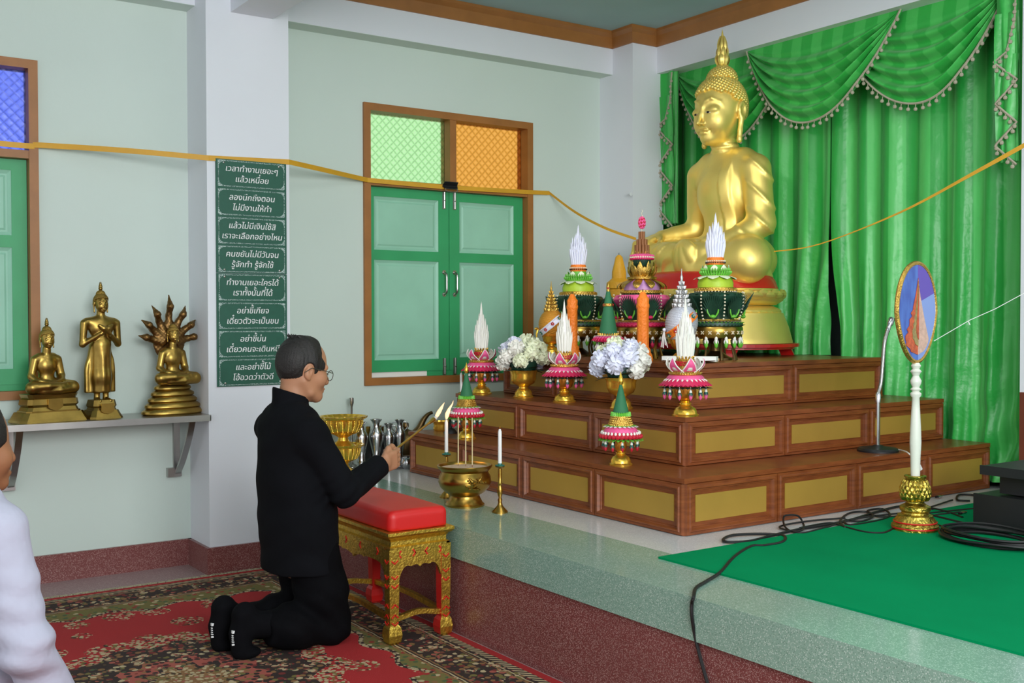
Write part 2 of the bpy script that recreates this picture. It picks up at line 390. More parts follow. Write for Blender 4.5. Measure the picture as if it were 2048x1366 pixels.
# ================================================================== the room
YW, YC, XA, XB, YB, ZB = 5.544, 5.2515, 1.790, 2.2236, 5.413, 2.862
XC2, YC2, XW2, ZB2, ZM, ZC = 4.5375, 5.2147, 4.7424, 2.858, 3.027, 3.125
PX, PZ, GZ, GX = 2.258, .4386, .3074, 2.615
PATH_END = -2.6
WX0, WX1, WZB, WZT = 2.795, 3.980, .891, 2.509
VX0, VX1 = -.119, 1.0665
b = MB()
for x0, x1, z0, z1 in [(-2.6, VX0, 0, ZC), (VX0, VX1, 0, WZB), (VX0, VX1, WZT, ZC), (VX1, WX0, 0, ZC), (WX0, WX1, 0, WZB), (WX0, WX1, WZT, ZC), (WX1, 5.4, 0, ZC)]:
    b.box((x0, YW, z0), (x1, YW+.13, z1), 'wall')
struct('wall_left', b)
b = MB(); b.box((5.24, PATH_END, 0), (5.4, YW, ZC), 'darkwall'); struct('wall_back', b)
b = MB(); b.box((4.7424, PATH_END, PZ), (5.24, 2.745, ZB2), 'white'); struct('wall_right', b)
b = MB(); b.box((4.725, PATH_END, PZ), (4.7424, 2.736, .93), 'woodred'); struct('trim_2', b)
b = MB(); b.box((-4.5, -4.0, -.06), (PX+.05, YW, 0), 'pinkterr'); struct('floor', b)
b = MB(); b.box((-2.6, PATH_END, ZC), (5.4, YW, ZC+.08), 'ceil'); struct('ceiling', b)
b = MB(); b.box((XA, YC, 0), (XB, YW, ZC), 'white'); struct('column', b)
b = MB(); b.box((XC2, YC2, PZ), (4.80, YW, ZC), 'white'); struct('column', b)
b = MB(); b.box((-2.6, YB, ZB), (XA, YW, ZC), 'white'); b.box((-2.6, YB+.001, ZB-.002), (XA, YW, ZB), 'wall'); struct('beam', b)
b = MB(); b.box((XB, YB, ZB), (XC2, YW, ZC), 'white'); b.box((XB, YB+.001, ZB-.002), (XC2, YW, ZB), 'wall'); struct('beam', b)
b = MB(); b.box((1.917, PATH_END, 2.81), (2.138, YC, ZC), 'white'); struct('beam', b)
b = MB(); b.box((XW2, PATH_END, ZB2), (5.24, YC2+.33, ZC), 'white'); struct('beam', b)
# crown moulding
b = MB()
def mould(p, q, n, e0, e1):
    prof = [(0, ZM), (.012, ZM), (.02, ZM+.02), (.035, ZM+.06), (.06, ZM+.08), (.06, ZC), (0, ZC)]
    p, q, n = Vector(p), Vector(q), Vector(n); t = (q-p).normalized(); vs = []
    for P, s in ((p, e0), (q, e1)):
        for d, z in prof: vs.append((P.x+n.x*d+t.x*s*d, P.y+n.y*d+t.y*s*d, z))
    k = len(prof); b.add(vs, [(i, (i+1) % k, k+(i+1) % k, k+i) for i in range(k)], 'frame')
mould((2.138, YB, 0), (XC2, YB, 0), (0, -1, 0), 0, -1)
mould((XC2, YB, 0), (XC2, YC2, 0), (-1, 0, 0), -1, 1)
mould((XC2, YC2, 0), (XW2, YC2, 0), (0, -1, 0), -1, -1)
mould((XW2, YC2, 0), (XW2, PATH_END, 0), (-1, 0, 0), -1, 0)
struct('trim_1', b)
# terrazzo skirting
b = MB(); t = .018; zb = .1336
b.box((-2.6, YW-t, 0), (XA, YW, zb), 'redterr'); b.box((XA-t, YC, 0), (XA, YW, zb), 'redterr')
b.box((XA-t, YC-t, 0), (XB+t, YC, zb), 'redterr'); b.box((XB, YC, 0), (PX, YW, zb), 'redterr')
struct('baseboard_left', b)
# raised platform
b = MB()
b.box((PX+.012, PATH_END, 0), (5.24, YW, GZ), 'redterr')
b.box((PX, PATH_END, GZ), (GX, YW, PZ), 'greenterr'); b.box((GX, 5.34, GZ), (5.24, YW, PZ), 'greenterr')
b.box((GX, PATH_END, GZ), (5.24, 5.34, PZ), 'whiteterr')
struct('platform', b)
# windows ---------------------------------------------------------
def window(nm, x0, x1, panes):
    w = bpy.data.objects.new(nm, None); COL.objects.link(w); tag(w, kind='structure')
    f = MB(); fw = .042; yo, yi = YW-.018, YW+.10; zt0, zt1 = 2.040, 2.078; xm = (x0+x1)/2+.005
    for a, c in [((x0, yo, WZB), (x0+fw, yi, WZT)), ((x1-fw, yo, WZB), (x1, yi, WZT)), ((x0+fw, yo, WZT-fw), (x1-fw, yi, WZT)), ((x0+fw, yo, WZB), (x1-fw, yi, WZB+fw)),
                 ((x0+fw, yo+.006, zt0), (x1-fw, yi, zt1)), ((xm-.022, yo+.006, zt1), (xm+.022, yi, WZT-fw))]: f.box(a, c, 'frame')
    f.build('window_frame', w, smooth=False)
    for (a, c, m) in ((x0+fw, xm-.022, panes[0]), (xm+.022, x1-fw, panes[1])):
        g = MB(); g.box((a, YW+.055, zt1), (c, YW+.061, WZT-fw), m); g.build('pane', w, smooth=False)
    zb, zt = WZB+fw, zt0; yf = YW+.035; xs = x0+fw; xe = x1-fw; xc = xm-.003
    for k, (a, c) in enumerate(((xs+.003, xc-.002), (xc+.002, xe-.003))):
        s = MB(); st = .068; L = [(zb+.03, zb+.105), (1.617, 1.675), (1.985, zt-.002)]
        if k == 0: L[0] = (zb+.03, zb+.10)
        s.box((a, yf, zb+.03), (a+st*.62 if k == 0 else a+st*1.05, yf+.035, zt-.002), 'green'); s.box((c-st*1.05 if k == 0 else c-st, yf, zb+.03), (c, yf+.035, zt-.002), 'green')
        p0, p1 = (a+st*.62, c-st*1.05) if k == 0 else (a+st*1.05, c-st)
        for z0, z1 in L: s.box((p0, yf, z0), (p1, yf+.035, z1), 'green')
        sh = s.build('shutter', w, smooth=False)
        for z0, z1 in ((L[0][1], L[1][0]), (L[1][1], L[2][0])):
            p = MB(); p.box((p0, yf+.014, z0), (p1, yf+.03, z1), 'pale')
            i = .016; vs = [(p0, yf+.004, z0), (p1, yf+.004, z0), (p1, yf+.004, z1), (p0, yf+.004, z1)]
            vs += [(p0+i, yf+.013, z0+i), (p1-i, yf+.013, z0+i), (p1-i, yf+.013, z1-i), (p0+i, yf+.013, z1-i)]
            p.add(vs, [(q, (q+1) % 4, 4+(q+1) % 4, 4+q) for q in range(4)], 'pale')
            i2 = .034; vs = [(p0+i2, yf+.009, z0+i2), (p1-i2, yf+.009, z0+i2), (p1-i2, yf+.009, z1-i2), (p0+i2, yf+.009, z1-i2)]
            vs += [(p0+i2-.009, yf+.014, z0+i2-.009), (p1-i2+.009, yf+.014, z0+i2-.009), (p1-i2+.009, yf+.014, z1-i2+.009), (p0+i2-.009, yf+.014, z1-i2+.009)]
            p.add(vs, [(0, 1, 2, 3)]+[(q, (q+1) % 4, 4+(q+1) % 4, 4+q) for q in range(4)], 'pale')
            p.build('panel', sh, smooth=False)
        xh = c-.035 if k == 0 else a+.035
        h = MB(); h.tube(smooth_path([(xh, yf, 1.42), (xh, yf-.03, 1.435), (xh, yf-.034, 1.485), (xh, yf-.03, 1.54), (xh, yf, 1.555)], 5), .0065, 'steel', 8)
        h.lathe([(.013, 0), (.013, .004)], 'steel', (xh, yf, 1.42), 10, (0, -1, 0)); h.lathe([(.013, 0), (.013, .004)], 'steel', (xh, yf, 1.555), 10, (0, -1, 0)); h.build('handle', sh)
        for z in (1.985, .985):
            q = MB(); q.box((xh-.010, yf-.006, z-.05), (xh+.010, yf, z+.05), 'steel'); q.tube([(xh, yf-.009, z-.045), (xh, yf-.009, z+.052)], .005, 'steel', 8); q.tube([(xh, yf-.009, z), (xh, yf-.024, z)], .004, 'steel', 6); q.build('bolt', sh)
    s = MB(); s.box((xs, yf+.01, zb), (xs+.40, yf+.03, zb+.03), 'paper'); s.box((xs+.4, yf+.005, zb), (xe, yf+.03, zb+.03), 'green'); s.build('sill_board', w, smooth=False)
    return w
window('window_1', VX0, VX1, ('pamber', 'pblue')); window('window_2', WX0, WX1, ('pgreen', 'pamber'))
# ================================================================== rug
def rug_mat():
    t = NT('red_floral_rug'); x, y, z = t.xyz(); M = t.ma
    X1, Y1, X0 = 2.25, 5.18, .15
    wob = M('MULTIPLY', M('SUBTRACT', t.noise(26, 2.0), .5), .012)
    d = M('ADD', M('MINIMUM', M('MINIMUM', M('SUBTRACT', X1, x), M('SUBTRACT', Y1, y)), M('SUBTRACT', x, X0)), wob)
    def gt(a, b): return M('GREATER_THAN', a, b)
    def rosette(vec, sc, rnd, off=0.0):      # flower: petals around cell centre
        v = t.vor(sc, 'F1', vec, rnd); return v
    v1 = t.vor(15, 'F1', None, .75); v2 = t.vor(42, 'F1', None, .9); v3 = t.vor(58, 'F1')
    s1 = t.n('ShaderNodeSeparateColor'); t.t.links.new(v1[1], s1.inputs[0]); s2 = t.n('ShaderNodeSeparateColor'); t.t.links.new(v2[1], s2.inputs[0])
    s3 = t.n('ShaderNodeSeparateColor'); t.t.links.new(v3[1], s3.inputs[0])
    RED, DRK, CRM, OLV, PNK, GRN, TAN = [rgb(c) for c in ((172, 26, 30), (44, 26, 22), (192, 172, 134), (116, 106, 52), (170, 84, 70), (70, 92, 56), (140, 98, 58))]
    small = t.ramp(s2.outputs[0], [(0, DRK), (.3, (*DRK[:3], 1)), (.34, rgb((120, 36, 32))), (.5, OLV), (.62, TAN), (.76, CRM), (.86, PNK), (.94, DRK)], 'CONSTANT')
    dark = t.mix(gt(v2[0], .55), small, DRK)
    fl = t.ramp(v1[0], [(0, rgb((150, 40, 38))), (.10, CRM), (.30, PNK), (.36, GRN)], 'CONSTANT')
    fl = t.mix(M('LESS_THAN', v2[0], .52), DRK, fl)
    main = t.mix(M('LESS_THAN', v1[0], .42), dark, fl)                                    # broad border with flowers
    olive = t.ramp(s2.outputs[1], [(0, OLV), (.35, CRM), (.5, GRN), (.65, rgb((150, 40, 36))), (.8, OLV), (.92, TAN)], 'CONSTANT')
    olive = t.mix(gt(v2[0], .5), olive, OLV)
    # field: red with scattered posies
    vf = t.vor(5.2, 'F1', None, .5); inp = M('LESS_THAN', M('ADD', vf[0], M('MULTIPLY', wob, 8)), .36)
    posy = t.ramp(s3.outputs[0], [(0, CRM), (.42, OLV), (.58, rgb((70, 50, 26))), (.8, CRM), (.9, PNK)], 'CONSTANT')
    posy = t.mix(M('LESS_THAN', v3[0], .5), RED, posy)
    field = t.mix(inp, RED, posy)
    # medallion
    mx, my = M('SUBTRACT', x, 1.2), M('SUBTRACT', y, 3.72); ang = M('ARCTAN2', my, mx)
    rr = M('SQRT', M('ADD', M('MULTIPLY', mx, mx), M('MULTIPLY', M('MULTIPLY', my, my), .85)))
    rs = M('ADD', rr, M('MULTIPLY', M('COSINE', M('MULTIPLY', ang, 12)), .025))
    rs = M('ADD', rs, M('MULTIPLY', wob, 2))
    med = t.mix(gt(rs, .14), t.mix(M('LESS_THAN', v3[0], .5), TAN, posy), main)
    med = t.mix(M('MULTIPLY', gt(rs, .17), M('LESS_THAN', rs, .25)), med, t.mix(M('LESS_THAN', v2[0], .5), PNK, small))
    med = t.mix(gt(rs, .44), med, t.mix(M('LESS_THAN', v3[0], .55), RED, t.ramp(s3.outputs[1], [(0, CRM), (.5, OLV), (.7, CRM), (.85, DRK)], 'CONSTANT')))
    field = t.mix(M('LESS_THAN', rs, .54), field, med)
    # corner pieces, scalloped toward the field
    ex, ey = M('SUBTRACT', M('SUBTRACT', X1, x), .29), M('SUBTRACT', M('SUBTRACT', Y1, y), .29)
    scal = M('MULTIPLY', M('COSINE', M('MULTIPLY', x, 21)), .03)
    sp = M('ADD', M('MULTIPLY', ey, 1.0), scal); spx = M('ADD', M('MULTIPLY', ex, 1.1), M('MULTIPLY', M('COSINE', M('MULTIPLY', y, 21)), .03))
    spx = M('ADD', spx, M('MULTIPLY', M('SUBTRACT', 0.0, M('LESS_THAN', y, 3.3)), .1))
    band = M('MINIMUM', sp, M('ADD', spx, .07))
    field = t.mix(M('LESS_THAN', band, .13), field, olive)
    field = t.mix(M('LESS_THAN', M('ABSOLUTE', M('SUBTRACT', band, .13)), .012), field, t.mix(M('LESS_THAN', v3[0], .5), DRK, CRM))
    stripe = t.mix(gt(M('FRACT', M('MULTIPLY', M('ADD', x, y), 32)), .5), DRK, CRM)
    c = t.mix(M('LESS_THAN', d, .285), field, main)
    for lo, hi, cc in ((.255, .262, TAN), (.27, .276, CRM), (.282, .29, TAN), (.10, .106, TAN), (.085, .09, CRM)):
        c = t.mix(M('MULTIPLY', gt(d, lo), M('LESS_THAN', d, hi)), c, cc)
    c = t.mix(M('MULTIPLY', gt(d, .262), M('LESS_THAN', d, .27)), c, DRK)
    c = t.mix(M('MULTIPLY', gt(d, .035), M('LESS_THAN', d, .07)), c, stripe)
    c = t.mix(M('LESS_THAN', d, .035), c, RED)
    c = t.mix(M('MULTIPLY', t.noise(5, 3.0), .22), c, DRK)
    t.col(c); t.rm(.95, 0); t.bump(t.noise(400, 2.0), .5, .003); return t.m
MT['rug'] = rug_mat()
rug = thing('rug', 'large red oriental rug with flower border spread on the floor below the platform', 'rug', (1.2, 3.5, 0))
b = MB(); b.grid(lambda i, j: (.15+2.1*i, 1.5+3.68*j, .008), 4, 4, 'rug'); b.box((.15, 1.5, 0), (2.25, 5.18, .0075), 'rug')
o = b.build('rug_pile', rug, smooth=False); o.matrix_parent_inverse = Matrix.Translation((-1.2, -3.5, 0))
b = MB(); 
for i in range(330):
    xx = .16+2.08*i/330+random.uniform(-.004, .004); L = random.uniform(.025, .055)
    b.tube([(xx, 5.175, .005), (xx+random.uniform(-.012, .012), 5.175+L*.5, .009), (xx+random.uniform(-.02, .02), 5.175+L, .004)], .0028, 'fringe', 4)
o = b.build('fringe', rug); o.matrix_parent_inverse = Matrix.Translation((-1.2, -3.5, 0)); tag(o, 'cream wool fringe', kind='stuff')
# green carpet on the platform
b = MB(); b.box((2.525, -2.4, PZ), (4.65, 2.767, PZ+.007), 'carpet')
tag(b.build('carpet', smooth=False), 'plain green felt carpet lying on the white platform in front of the altar', 'carpet')
CZ = PZ+.007
# ================================================================== stepped altar
ALT = [(2.856, 2.984, 5.134, 4.90, PZ, .661, 4, 4), (3.095, 3.228, 5.03, 4.885, .661, .864, 3, 3), (3.335, 3.470, 4.93, 4.72, .864, 1.070, 3, 2)]
altar = thing('altar', 'three-stepped dark wood altar with gold panels carrying the big golden Buddha', 'altar', (2.856, 2.984, PZ))
alt0 = Vector((2.856, 2.984, PZ))
for (ax, ay, yl, xr, z0, z1, nf, nr) in ALT:
    b = MB(); gp = []
    b.box((ax+.012, ay+.012, z0), (xr, yl-.012, z1-.012), 'wood')
    b.box((ax, ay, z1-.02), (xr, yl, z1), 'wood')
    def face(p, U, N, Lw, n):
        p, U, N = Vector(p), Vector(U), Vector(N); Z = Vector((0, 0, 1)); H = z1-z0-.02
        for k in range(n):
            a, w = Lw*k/n, Lw/n; o = p+U*a
            def loop(i, d): return [o+U*(i)+Z*i*.9+N*d, o+U*(w-i)+Z*i*.9+N*d, o+U*(w-i)+Z*(H-i*.9)+N*d, o+U*i+Z*(H-i*.9)+N*d]
            seq = [(.0, 0), (.0035, .012), (.014, .012), (.018, .017), (.024, .017), (.030, .006), (.034, .006), (.038, -.004)]
            Ls = [loop(*q) for q in seq]
            for A, B in zip(Ls, Ls[1:]):
                b.add(A+B, [(q, (q+1) % 4, 4+(q+1) % 4, 4+q) for q in range(4)], 'wood')
            b.add(loop(.038, -.004), [(0, 1, 2, 3)], 'wood')
            g = MB(); I = .056; c = o+U*(w/2)+Z*(H/2)
            g.obox(c-N*.001, (U, Z, N), (w/2-I, H/2-I*.88, .004), 'plate'); gp.append(g)
    face((ax+.012, yl-.012, z0), (0, -1, 0), (-1, 0, 0), yl-ay-.024, nf)
    face((ax+.012, ay+.012, z0), (1, 0, 0), (0, -1, 0), xr-ax-.012, nr)
    t = b.build('tier', altar, smooth=False); t.matrix_parent_inverse = Matrix.Translation(-alt0)
    for g in gp: g.build('gold_panel', t, smooth=False)
# ================================================================== curtains
def swagged(name, label, y0, y1, zt, zbfn, xfn, n=1, cat='curtain'):
    b = MB(); ny = int(abs(y1-y0)/.012); nz = 60
    def fn(i, j):
        y = y0+(y1-y0)*i; z = zbfn(y)+(zt-zbfn(y))*j; return (xfn(y, z), y, z)
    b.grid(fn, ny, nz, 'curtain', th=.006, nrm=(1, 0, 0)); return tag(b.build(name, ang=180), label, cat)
def gapw(z): return .085*math.exp(-((z-1.15)/.38)**2)
def foldx(y, z, ph=0.0):
    s = y*2*math.pi; amp = .019+.012*max(0, min(1, (2.2-z)))
    q = math.sin(s*5.2+.5*math.sin(s*1.3)+ph+.15*math.sin(z*3)); q = math.copysign(abs(q)**.7, q)
    r = .011*math.sin(s*17+z*4)*math.exp(-(z-.8)**2*2)+.005*math.sin(z*31+y*13)*max(0, 1.6-z)
    return 4.957+amp*q+r+.012*math.sin(s*2.1+1)
gy = 3.985
swagged('curtain', 'pleated green satin curtain panel hanging left of the dark gap behind the Buddha', gy+.002, 5.43, 2.86, lambda y: 1.062, lambda y, z: foldx(y+(-gapw(z)*math.exp(-(y-gy)*5)), z)+.0)
def rbot(y): return .47+.0*y
def rx(y, z):
    f = max(0, min(1, (1.0-z)/.5))*max(0, min(1, (3.2-y)/.3)); w = 1 if z > 1.1 else max(0, min(1, (z-.5)/.6))
    return foldx(y, z, .8)-.07*f*f*(1-max(0,min(1,(y-2.95)/.06)))-.0+.03*math.sin(z*22+y*30)*f
ob = swagged('curtain', 'pleated green satin curtain panel hanging right of the dark gap beside the altar', 2.74, gy-.002, 2.86, rbot, rx, 1)
for o in [o for o in COL.objects if o.name.startswith('curtain')]:
    me = o.data
    for v in me.vertices:                      # the two panels part around the gap
        z = v.co.z; k = gapw(z)
        if v.co.y > gy: v.co.y += k*math.exp(-(v.co.y-gy)*6)*.55
        else: v.co.y -= k*math.exp(-(gy-v.co.y)*6)*.9
        if v.co.z < 1.062 and v.co.y > gy: v.co.z = 1.062
val = thing('curtain_valance', 'green satin swag valance with grey pompom trim hanging along the top of the curtains', 'valance', (4.80, 4.0, 2.86))
V0 = Vector((4.80, 4.0, 2.86))
def vput(b, name, parent=val, ang=180, mpi=True):
    o = b.build(name, parent, ang=ang)
    if mpi: o.matrix_parent_inverse = Matrix.Translation(-V0)
    return o
def pompoms(b, pts, step=.042, drop=.03):
    acc = 0; P = [Vector(p) for p in pts]; b.tube(P, .006, 'pom', 5)
    for a, c in zip(P, P[1:]):
        L = (c-a).length; acc += L
        while acc > step:
            acc -= step; q = c-(c-a)*(acc/max(L, 1e-6)); dz = Vector((-.004, random.uniform(-.004, .004), -drop))
            b.tube([q, q+dz], .0022, 'pom', 4); b.sphere(q+dz, .0105, 'pom', 7)
SW = []
def swag(ya, yb, D, xo, folds, skew=0.0):          # from left top ya (larger y) to right top yb
    zt = 2.862
    def fn(s, t):
        q = abs(2*s-1-skew*(1-abs(2*s-1))); sag = 1-q**2.1; e = max(0, 1-abs(2*s-1))
        y = ya+(yb-ya)*s; z = zt-.004-D*(t*sag+.0)-.10*t*0
        z -= .33*t*(1-sag)*0
        g = math.sin(t**1.15*folds*2*math.pi); g = math.copysign(abs(g)**.75, g)
        x = xo-.055*math.sin(math.pi*min(1, t*1.1)/2)*min(1, e*2.2)-.033*g*min(1, e*3+.15)*min(1, max(0, t-.17)*6)
        return (x, y, z)
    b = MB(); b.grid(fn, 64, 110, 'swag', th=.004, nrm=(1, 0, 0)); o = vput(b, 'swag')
    f = MB(); pompoms(f, [Vector(fn(i/70, 1.0))+Vector((-.006, 0, 0)) for i in range(71)]); f.build('pompom_trim', o)
    return fn
yA = at(1352, 139, x=4.80).y; yB = at(1497, 97, x=4.80).y; yC = at(1803, 12, x=4.80).y; yD = at(2004, -60, x=4.80).y
def ty(u): return at(u, 97-(u-1497)*.275, x=4.80).y
swag(ty(1338), ty(1585), .52, 4.868, 5); swag(yB+.01, yC-.0, .50, 4.80, 5, -.04); swag(ty(1668), ty(2012), .50, 4.845, 5, .10)
def jabot(y0, y1, z1, z2, flip, xo=4.80):
    # stepped cascade: hem runs in zigzags from (y1,z1) down to z2
    b = MB(); tr = MB(); n = 5; zs = [z1+(z2-z1)*k/n for k in range(n+1)]; w = y1-y0; lay = []
    for k in range(n):
        ya, yb = (y0+w*(.06*k if flip else .0), y1-w*(.05*k))
        xa = xo-.012*k*0-.01*(k % 2); za, zb = zs[k], zs[k+1]
        if k % 2 == 0: e = [(y1-w*.08*(k > 0), za), (y0+w*.12, zb)]
        else: e = [(y0+w*.12, za), (y1-w*.05, zb)]
        lay.append(((xa-.012, e[0][0], e[0][1]), (xa-.02, e[1][0], e[1][1])))
    def hem(s): 
        q = s*n; k = min(n-1, int(q)); t = q-k; a, c = Vector(lay[k][0]), Vector(lay[k][1]); return a.lerp(c, t)
    prof = [hem(i/60) for i in range(61)]
    for k in range(n):
        a, c = Vector(lay[k][0]), Vector(lay[k][1])
        def fn(i, j):
            p = a.lerp(c, i); top = 2.858 if k == 0 else min(2.858, a.z+.32); z = p.z+(top-p.z)*j; return (p.x-.004+.004*k+.01*math.sin(i*9+j*3), p.y, z)
        b.grid(fn, 14, 14, 'swag', th=.004, nrm=(1, 0, 0))
    a = Vector(lay[0][0])
    b.grid(lambda i, j: (xo+.012*math.sin(i*20), y0+w*(.0+.9*i), z2+.02+(2.858-z2-.02)*j), 20, 30, 'swag', th=.004, nrm=(1, 0, 0))
    o = vput(b, 'jabot')
    pompoms(tr, [Vector((xo-.030, p.y, p.z)) for p in [Vector((xo, y0+w*.15, 2.85)), Vector((xo, y0+w*.22, (2.85+z1)/2)), Vector((xo, y0+w*.5, z1+.04))]+prof], .034, .024); tr.build('pompom_trim', o)
jb = 5.26
jabot(at(1363, 140, x=4.80).y+.03, at(1319, 150, x=4.80).y, at(1345, 250, x=4.8).z, at(1330, 455, x=4.8).z, False)
jabot(2.77, yD+.02, at(2005, 125, x=4.8).z, at(2040, 330, x=4.8).z, True)
# ================================================================== shelf and its brackets
SX0, SX1, SZ = .62, 1.79, .800
sh = thing('wall_shelf', 'stainless steel wall shelf on two curved brackets holding three brass statues', 'shelf', (1.2, 5.50, SZ)); S0 = Vector((1.2, 5.50, SZ))
b = MB(); b.box((SX0, 5.215, SZ-.004), (SX1, 5.54, SZ), 'steel'); b.box((SX0, 5.215, SZ-.030), (SX1, 5.219, SZ-.004), 'steel'); b.box((SX1-.004, 5.215, SZ-.030), (SX1, 5.54, SZ-.004), 'steel')
o = b.build('shelf_board', sh, smooth=False); o.matrix_parent_inverse = Matrix.Translation(-S0)
for bx in (.925, 1.715):
    b = MB(); b.box((bx-.016, 5.522, SZ-.33), (bx+.016, 5.543, SZ-.004), 'steel'); b.box((bx-.016, 5.25, SZ-.03), (bx+.016, 5.53, SZ-.005), 'steel')
    b.strip(smooth_path([(bx, 5.27, SZ-.02), (bx, 5.33, SZ-.12), (bx, 5.43, SZ-.24), (bx, 5.515, SZ-.315)], 6), (.03, 0, 0), (0, .7, .7), 'steel', .007)
    b.box((bx-.05, 5.51, SZ-.335), (bx+.02, 5.543, SZ-.29), 'steel')
    o = b.build('bracket', sh, smooth=False); o.matrix_parent_inverse = Matrix.Translation(-S0)
# ================================================================== sign
from mathutils.geometry import interpolate_bezier, tessellate_polygon
GLY = {}
def glyph(ch):
    if ch in GLY: return GLY[ch]
    def ev(t):
        cu = bpy.data.curves.new('glyph', 'FONT'); cu.body = t; o = bpy.data.objects.new('glyph', cu); COL.objects.link(o)
        bpy.context.view_layer.update(); cv = o.to_curve(bpy.context.evaluated_depsgraph_get()); polys = []
        for sp_ in cv.splines:
            bp = sp_.bezier_points; n = len(bp); pts = []
            for q in range(n): pts += interpolate_bezier(bp[q].co, bp[q].handle_right, bp[(q+1) % n].handle_left, bp[(q+1) % n].co, 5)[:-1]
            pts = [(p.x, p.y) for p in pts]; ar = sum(pts[q][0]*pts[(q+1) % len(pts)][1]-pts[(q+1) % len(pts)][0]*pts[q][1] for q in range(len(pts)))/2
            if abs(ar) > 1e-7: polys.append((ar, pts))
        o.to_curve_clear(); bpy.data.objects.remove(o); bpy.data.curves.remove(cu); vs, fs = [], []
        if not polys: return vs, fs
        sg = max(polys, key=lambda p: abs(p[0]))[0]
        def inside(p, g):
            c = False
            for q in range(len(g)):
                (x0, y0), (x1, y1) = g[q], g[(q+1) % len(g)]
                if (y0 > p[1]) != (y1 > p[1]) and p[0] < (x1-x0)*(p[1]-y0)/(y1-y0)+x0: c = not c
            return c
        for ar, g in polys:
            if ar*sg < 0: continue
            L = [g]+[h for a2, h in polys if a2*sg < 0 and inside(h[0], g)]; flat = [v for r_ in L for v in r_]; k = len(vs)
            vs += [(x, y, .004*len(vs)**.5) for x, y in flat]; fs += [tuple(k+q for q in tri) for tri in tessellate_polygon([[Vector((x, y, 0)) for x, y in r_] for r_ in L])]
        return vs, fs
    vs, fs = ev(ch) if ch.strip() else ([], [])
    bx = max(v[0] for v in ev('ก')[0]); adv = max(v[0] for v in ev(ch+'ก')[0])-bx
    GLY[ch] = (vs, fs, adv); return GLY[ch]
UP = set('ิีึืั'); TONE = set('่้๊๋')
def text_line(b, t, cx, z, size, y, m):
    x = 0; out = []; prev = ''
    for i, ch in enumerate(t):
        vs, fs, adv = glyph(ch); up = 0
        if ch in TONE and (prev in UP or (i+1 < len(t) and t[i+1] == 'ำ')): up = .24
        out.append((vs, fs, x, up)); x += adv; prev = ch
    for vs, fs, xo, up in out:
        if not vs: continue
        P = [(cx+size*(v[0]+xo-x/2+.17*(v[1]+up)), y-.0008*v[2], z+size*(v[1]+up)) for v in vs]
        b.add(P, fs, m)
        for dx in (.012, -.012): b.add([(p[0]+dx*size, p[1]-.0002*(1+dx*20), p[2]) for p in P], fs, m)
LINES = [('เวลาทำงานเยอะๆ', 'แล้วเหนื่อย'), ('ลองนึกถึงตอน', 'ไม่มีงานให้ทำ'), ('แล้วไม่มีเงินใช้สิ', 'เราจะเลือกอย่างไหน'), ('คนขยันไม่มีวันจน', 'รู้จักทำ รู้จักใช้'),
         ('ทำงานเยอะใครได้', 'เราทั้งนั้นที่ได้'), ('อย่าขี้เกียจ', 'เดี๋ยวตัวจะเป็นขน'), ('อย่าขี้บ่น', 'เดี๋ยวคนจะเดินหนี'), ('และอย่าขี้โม้', 'โอ้อวดว่าตัวดี')]
sx0, sx1, sz0, sz1 = 1.832, 2.203, .934, 2.074; sy = YC-.010; ph = (sz1-sz0)/8
t = NT('sign_ornament'); v = t.vor(150, 'DISTANCE_TO_EDGE'); t.col(t.mix(t.ma('LESS_THAN', v[0], .12), rgb((34, 84, 78)), rgb((186, 204, 198)))); t.rm(.4); MT['orn'] = t.m
sign = thing('sign_board', 'tall green sign board of eight plates with white Thai lettering on the white column', 'sign', ((sx0+sx1)/2, YC, sz0)); G0 = Vector(((sx0+sx1)/2, YC, sz0))
def gput(b, nm, par, **k):
    o = b.build(nm, par, smooth=False, **k)
    if par is sign: o.matrix_parent_inverse = Matrix.Translation(-G0)
    return o
for half in (0, 1):
    b = MB(); b.box((sx0, sy, sz0+half*ph*4+.001), (sx1, YC, sz0+(half+1)*ph*4-.001), 'signg'); bd = gput(b, 'board', sign)
    for xx in (sx0+.04, sx1-.04):
        for zz in ((sz0+(half+1)*ph*4-.018), (sz0+half*ph*4+.018)):
            s = MB(); s.lathe([(.005, 0), (.005, .003), (.001, .0045)], 'steel', (xx, sy-.001, zz), 10, (0, -1, 0)); gput(s, 'screw', bd)
for k in range(8):
    z1 = sz1-k*ph-.007; z0 = sz1-(k+1)*ph+.007; x0, x1 = sx0+.010, sx1-.010; r = .030; p = MB()
    def outline(i):
        pts = []
        for cx, cz, a0 in ((x1-i-r, z1-i-r, 0), (x0+i+r, z1-i-r, 90), (x0+i+r, z0+i+r, 180), (x1-i-r, z0+i+r, 270)):
            for q in range(7): a = math.radians(a0+15*q); pts.append((cx+r*math.cos(a), cz+r*math.sin(a)))
        return pts
    for (cx, cz) in ((x0, z0), (x1-.04, z0), (x0, z1-.04), (x1-.04, z1-.04)): p.box((cx, sy-.0008, cz), (cx+.04, sy, cz+.04), 'orn')
    p.poly([(a, sy-.0012, c) for a, c in outline(.002)], .0012, (0, 1, 0), 'signg')
    A = outline(.002); B = outline(.004); n = len(A)
    p.add([(a, sy-.0016, c) for a, c in A+B], [(i, (i+1) % n, n+(i+1) % n, n+i) for i in range(n)], 'orn')
    for zz in (z0-.001, z1-.0005): p.box((x0, sy-.0016, zz), (x1, sy, zz+.0015), 'orn')
    pl = gput(p, 'text_plate', sign)
    for j, ln in enumerate(LINES[k]):
        tb = MB(); text_line(tb, ln, (x0+x1)/2, (z0+z1)/2+(.012 if j == 0 else -.040), .0415, sy-.0022, 'ink'); gput(tb, 'lettering', pl)
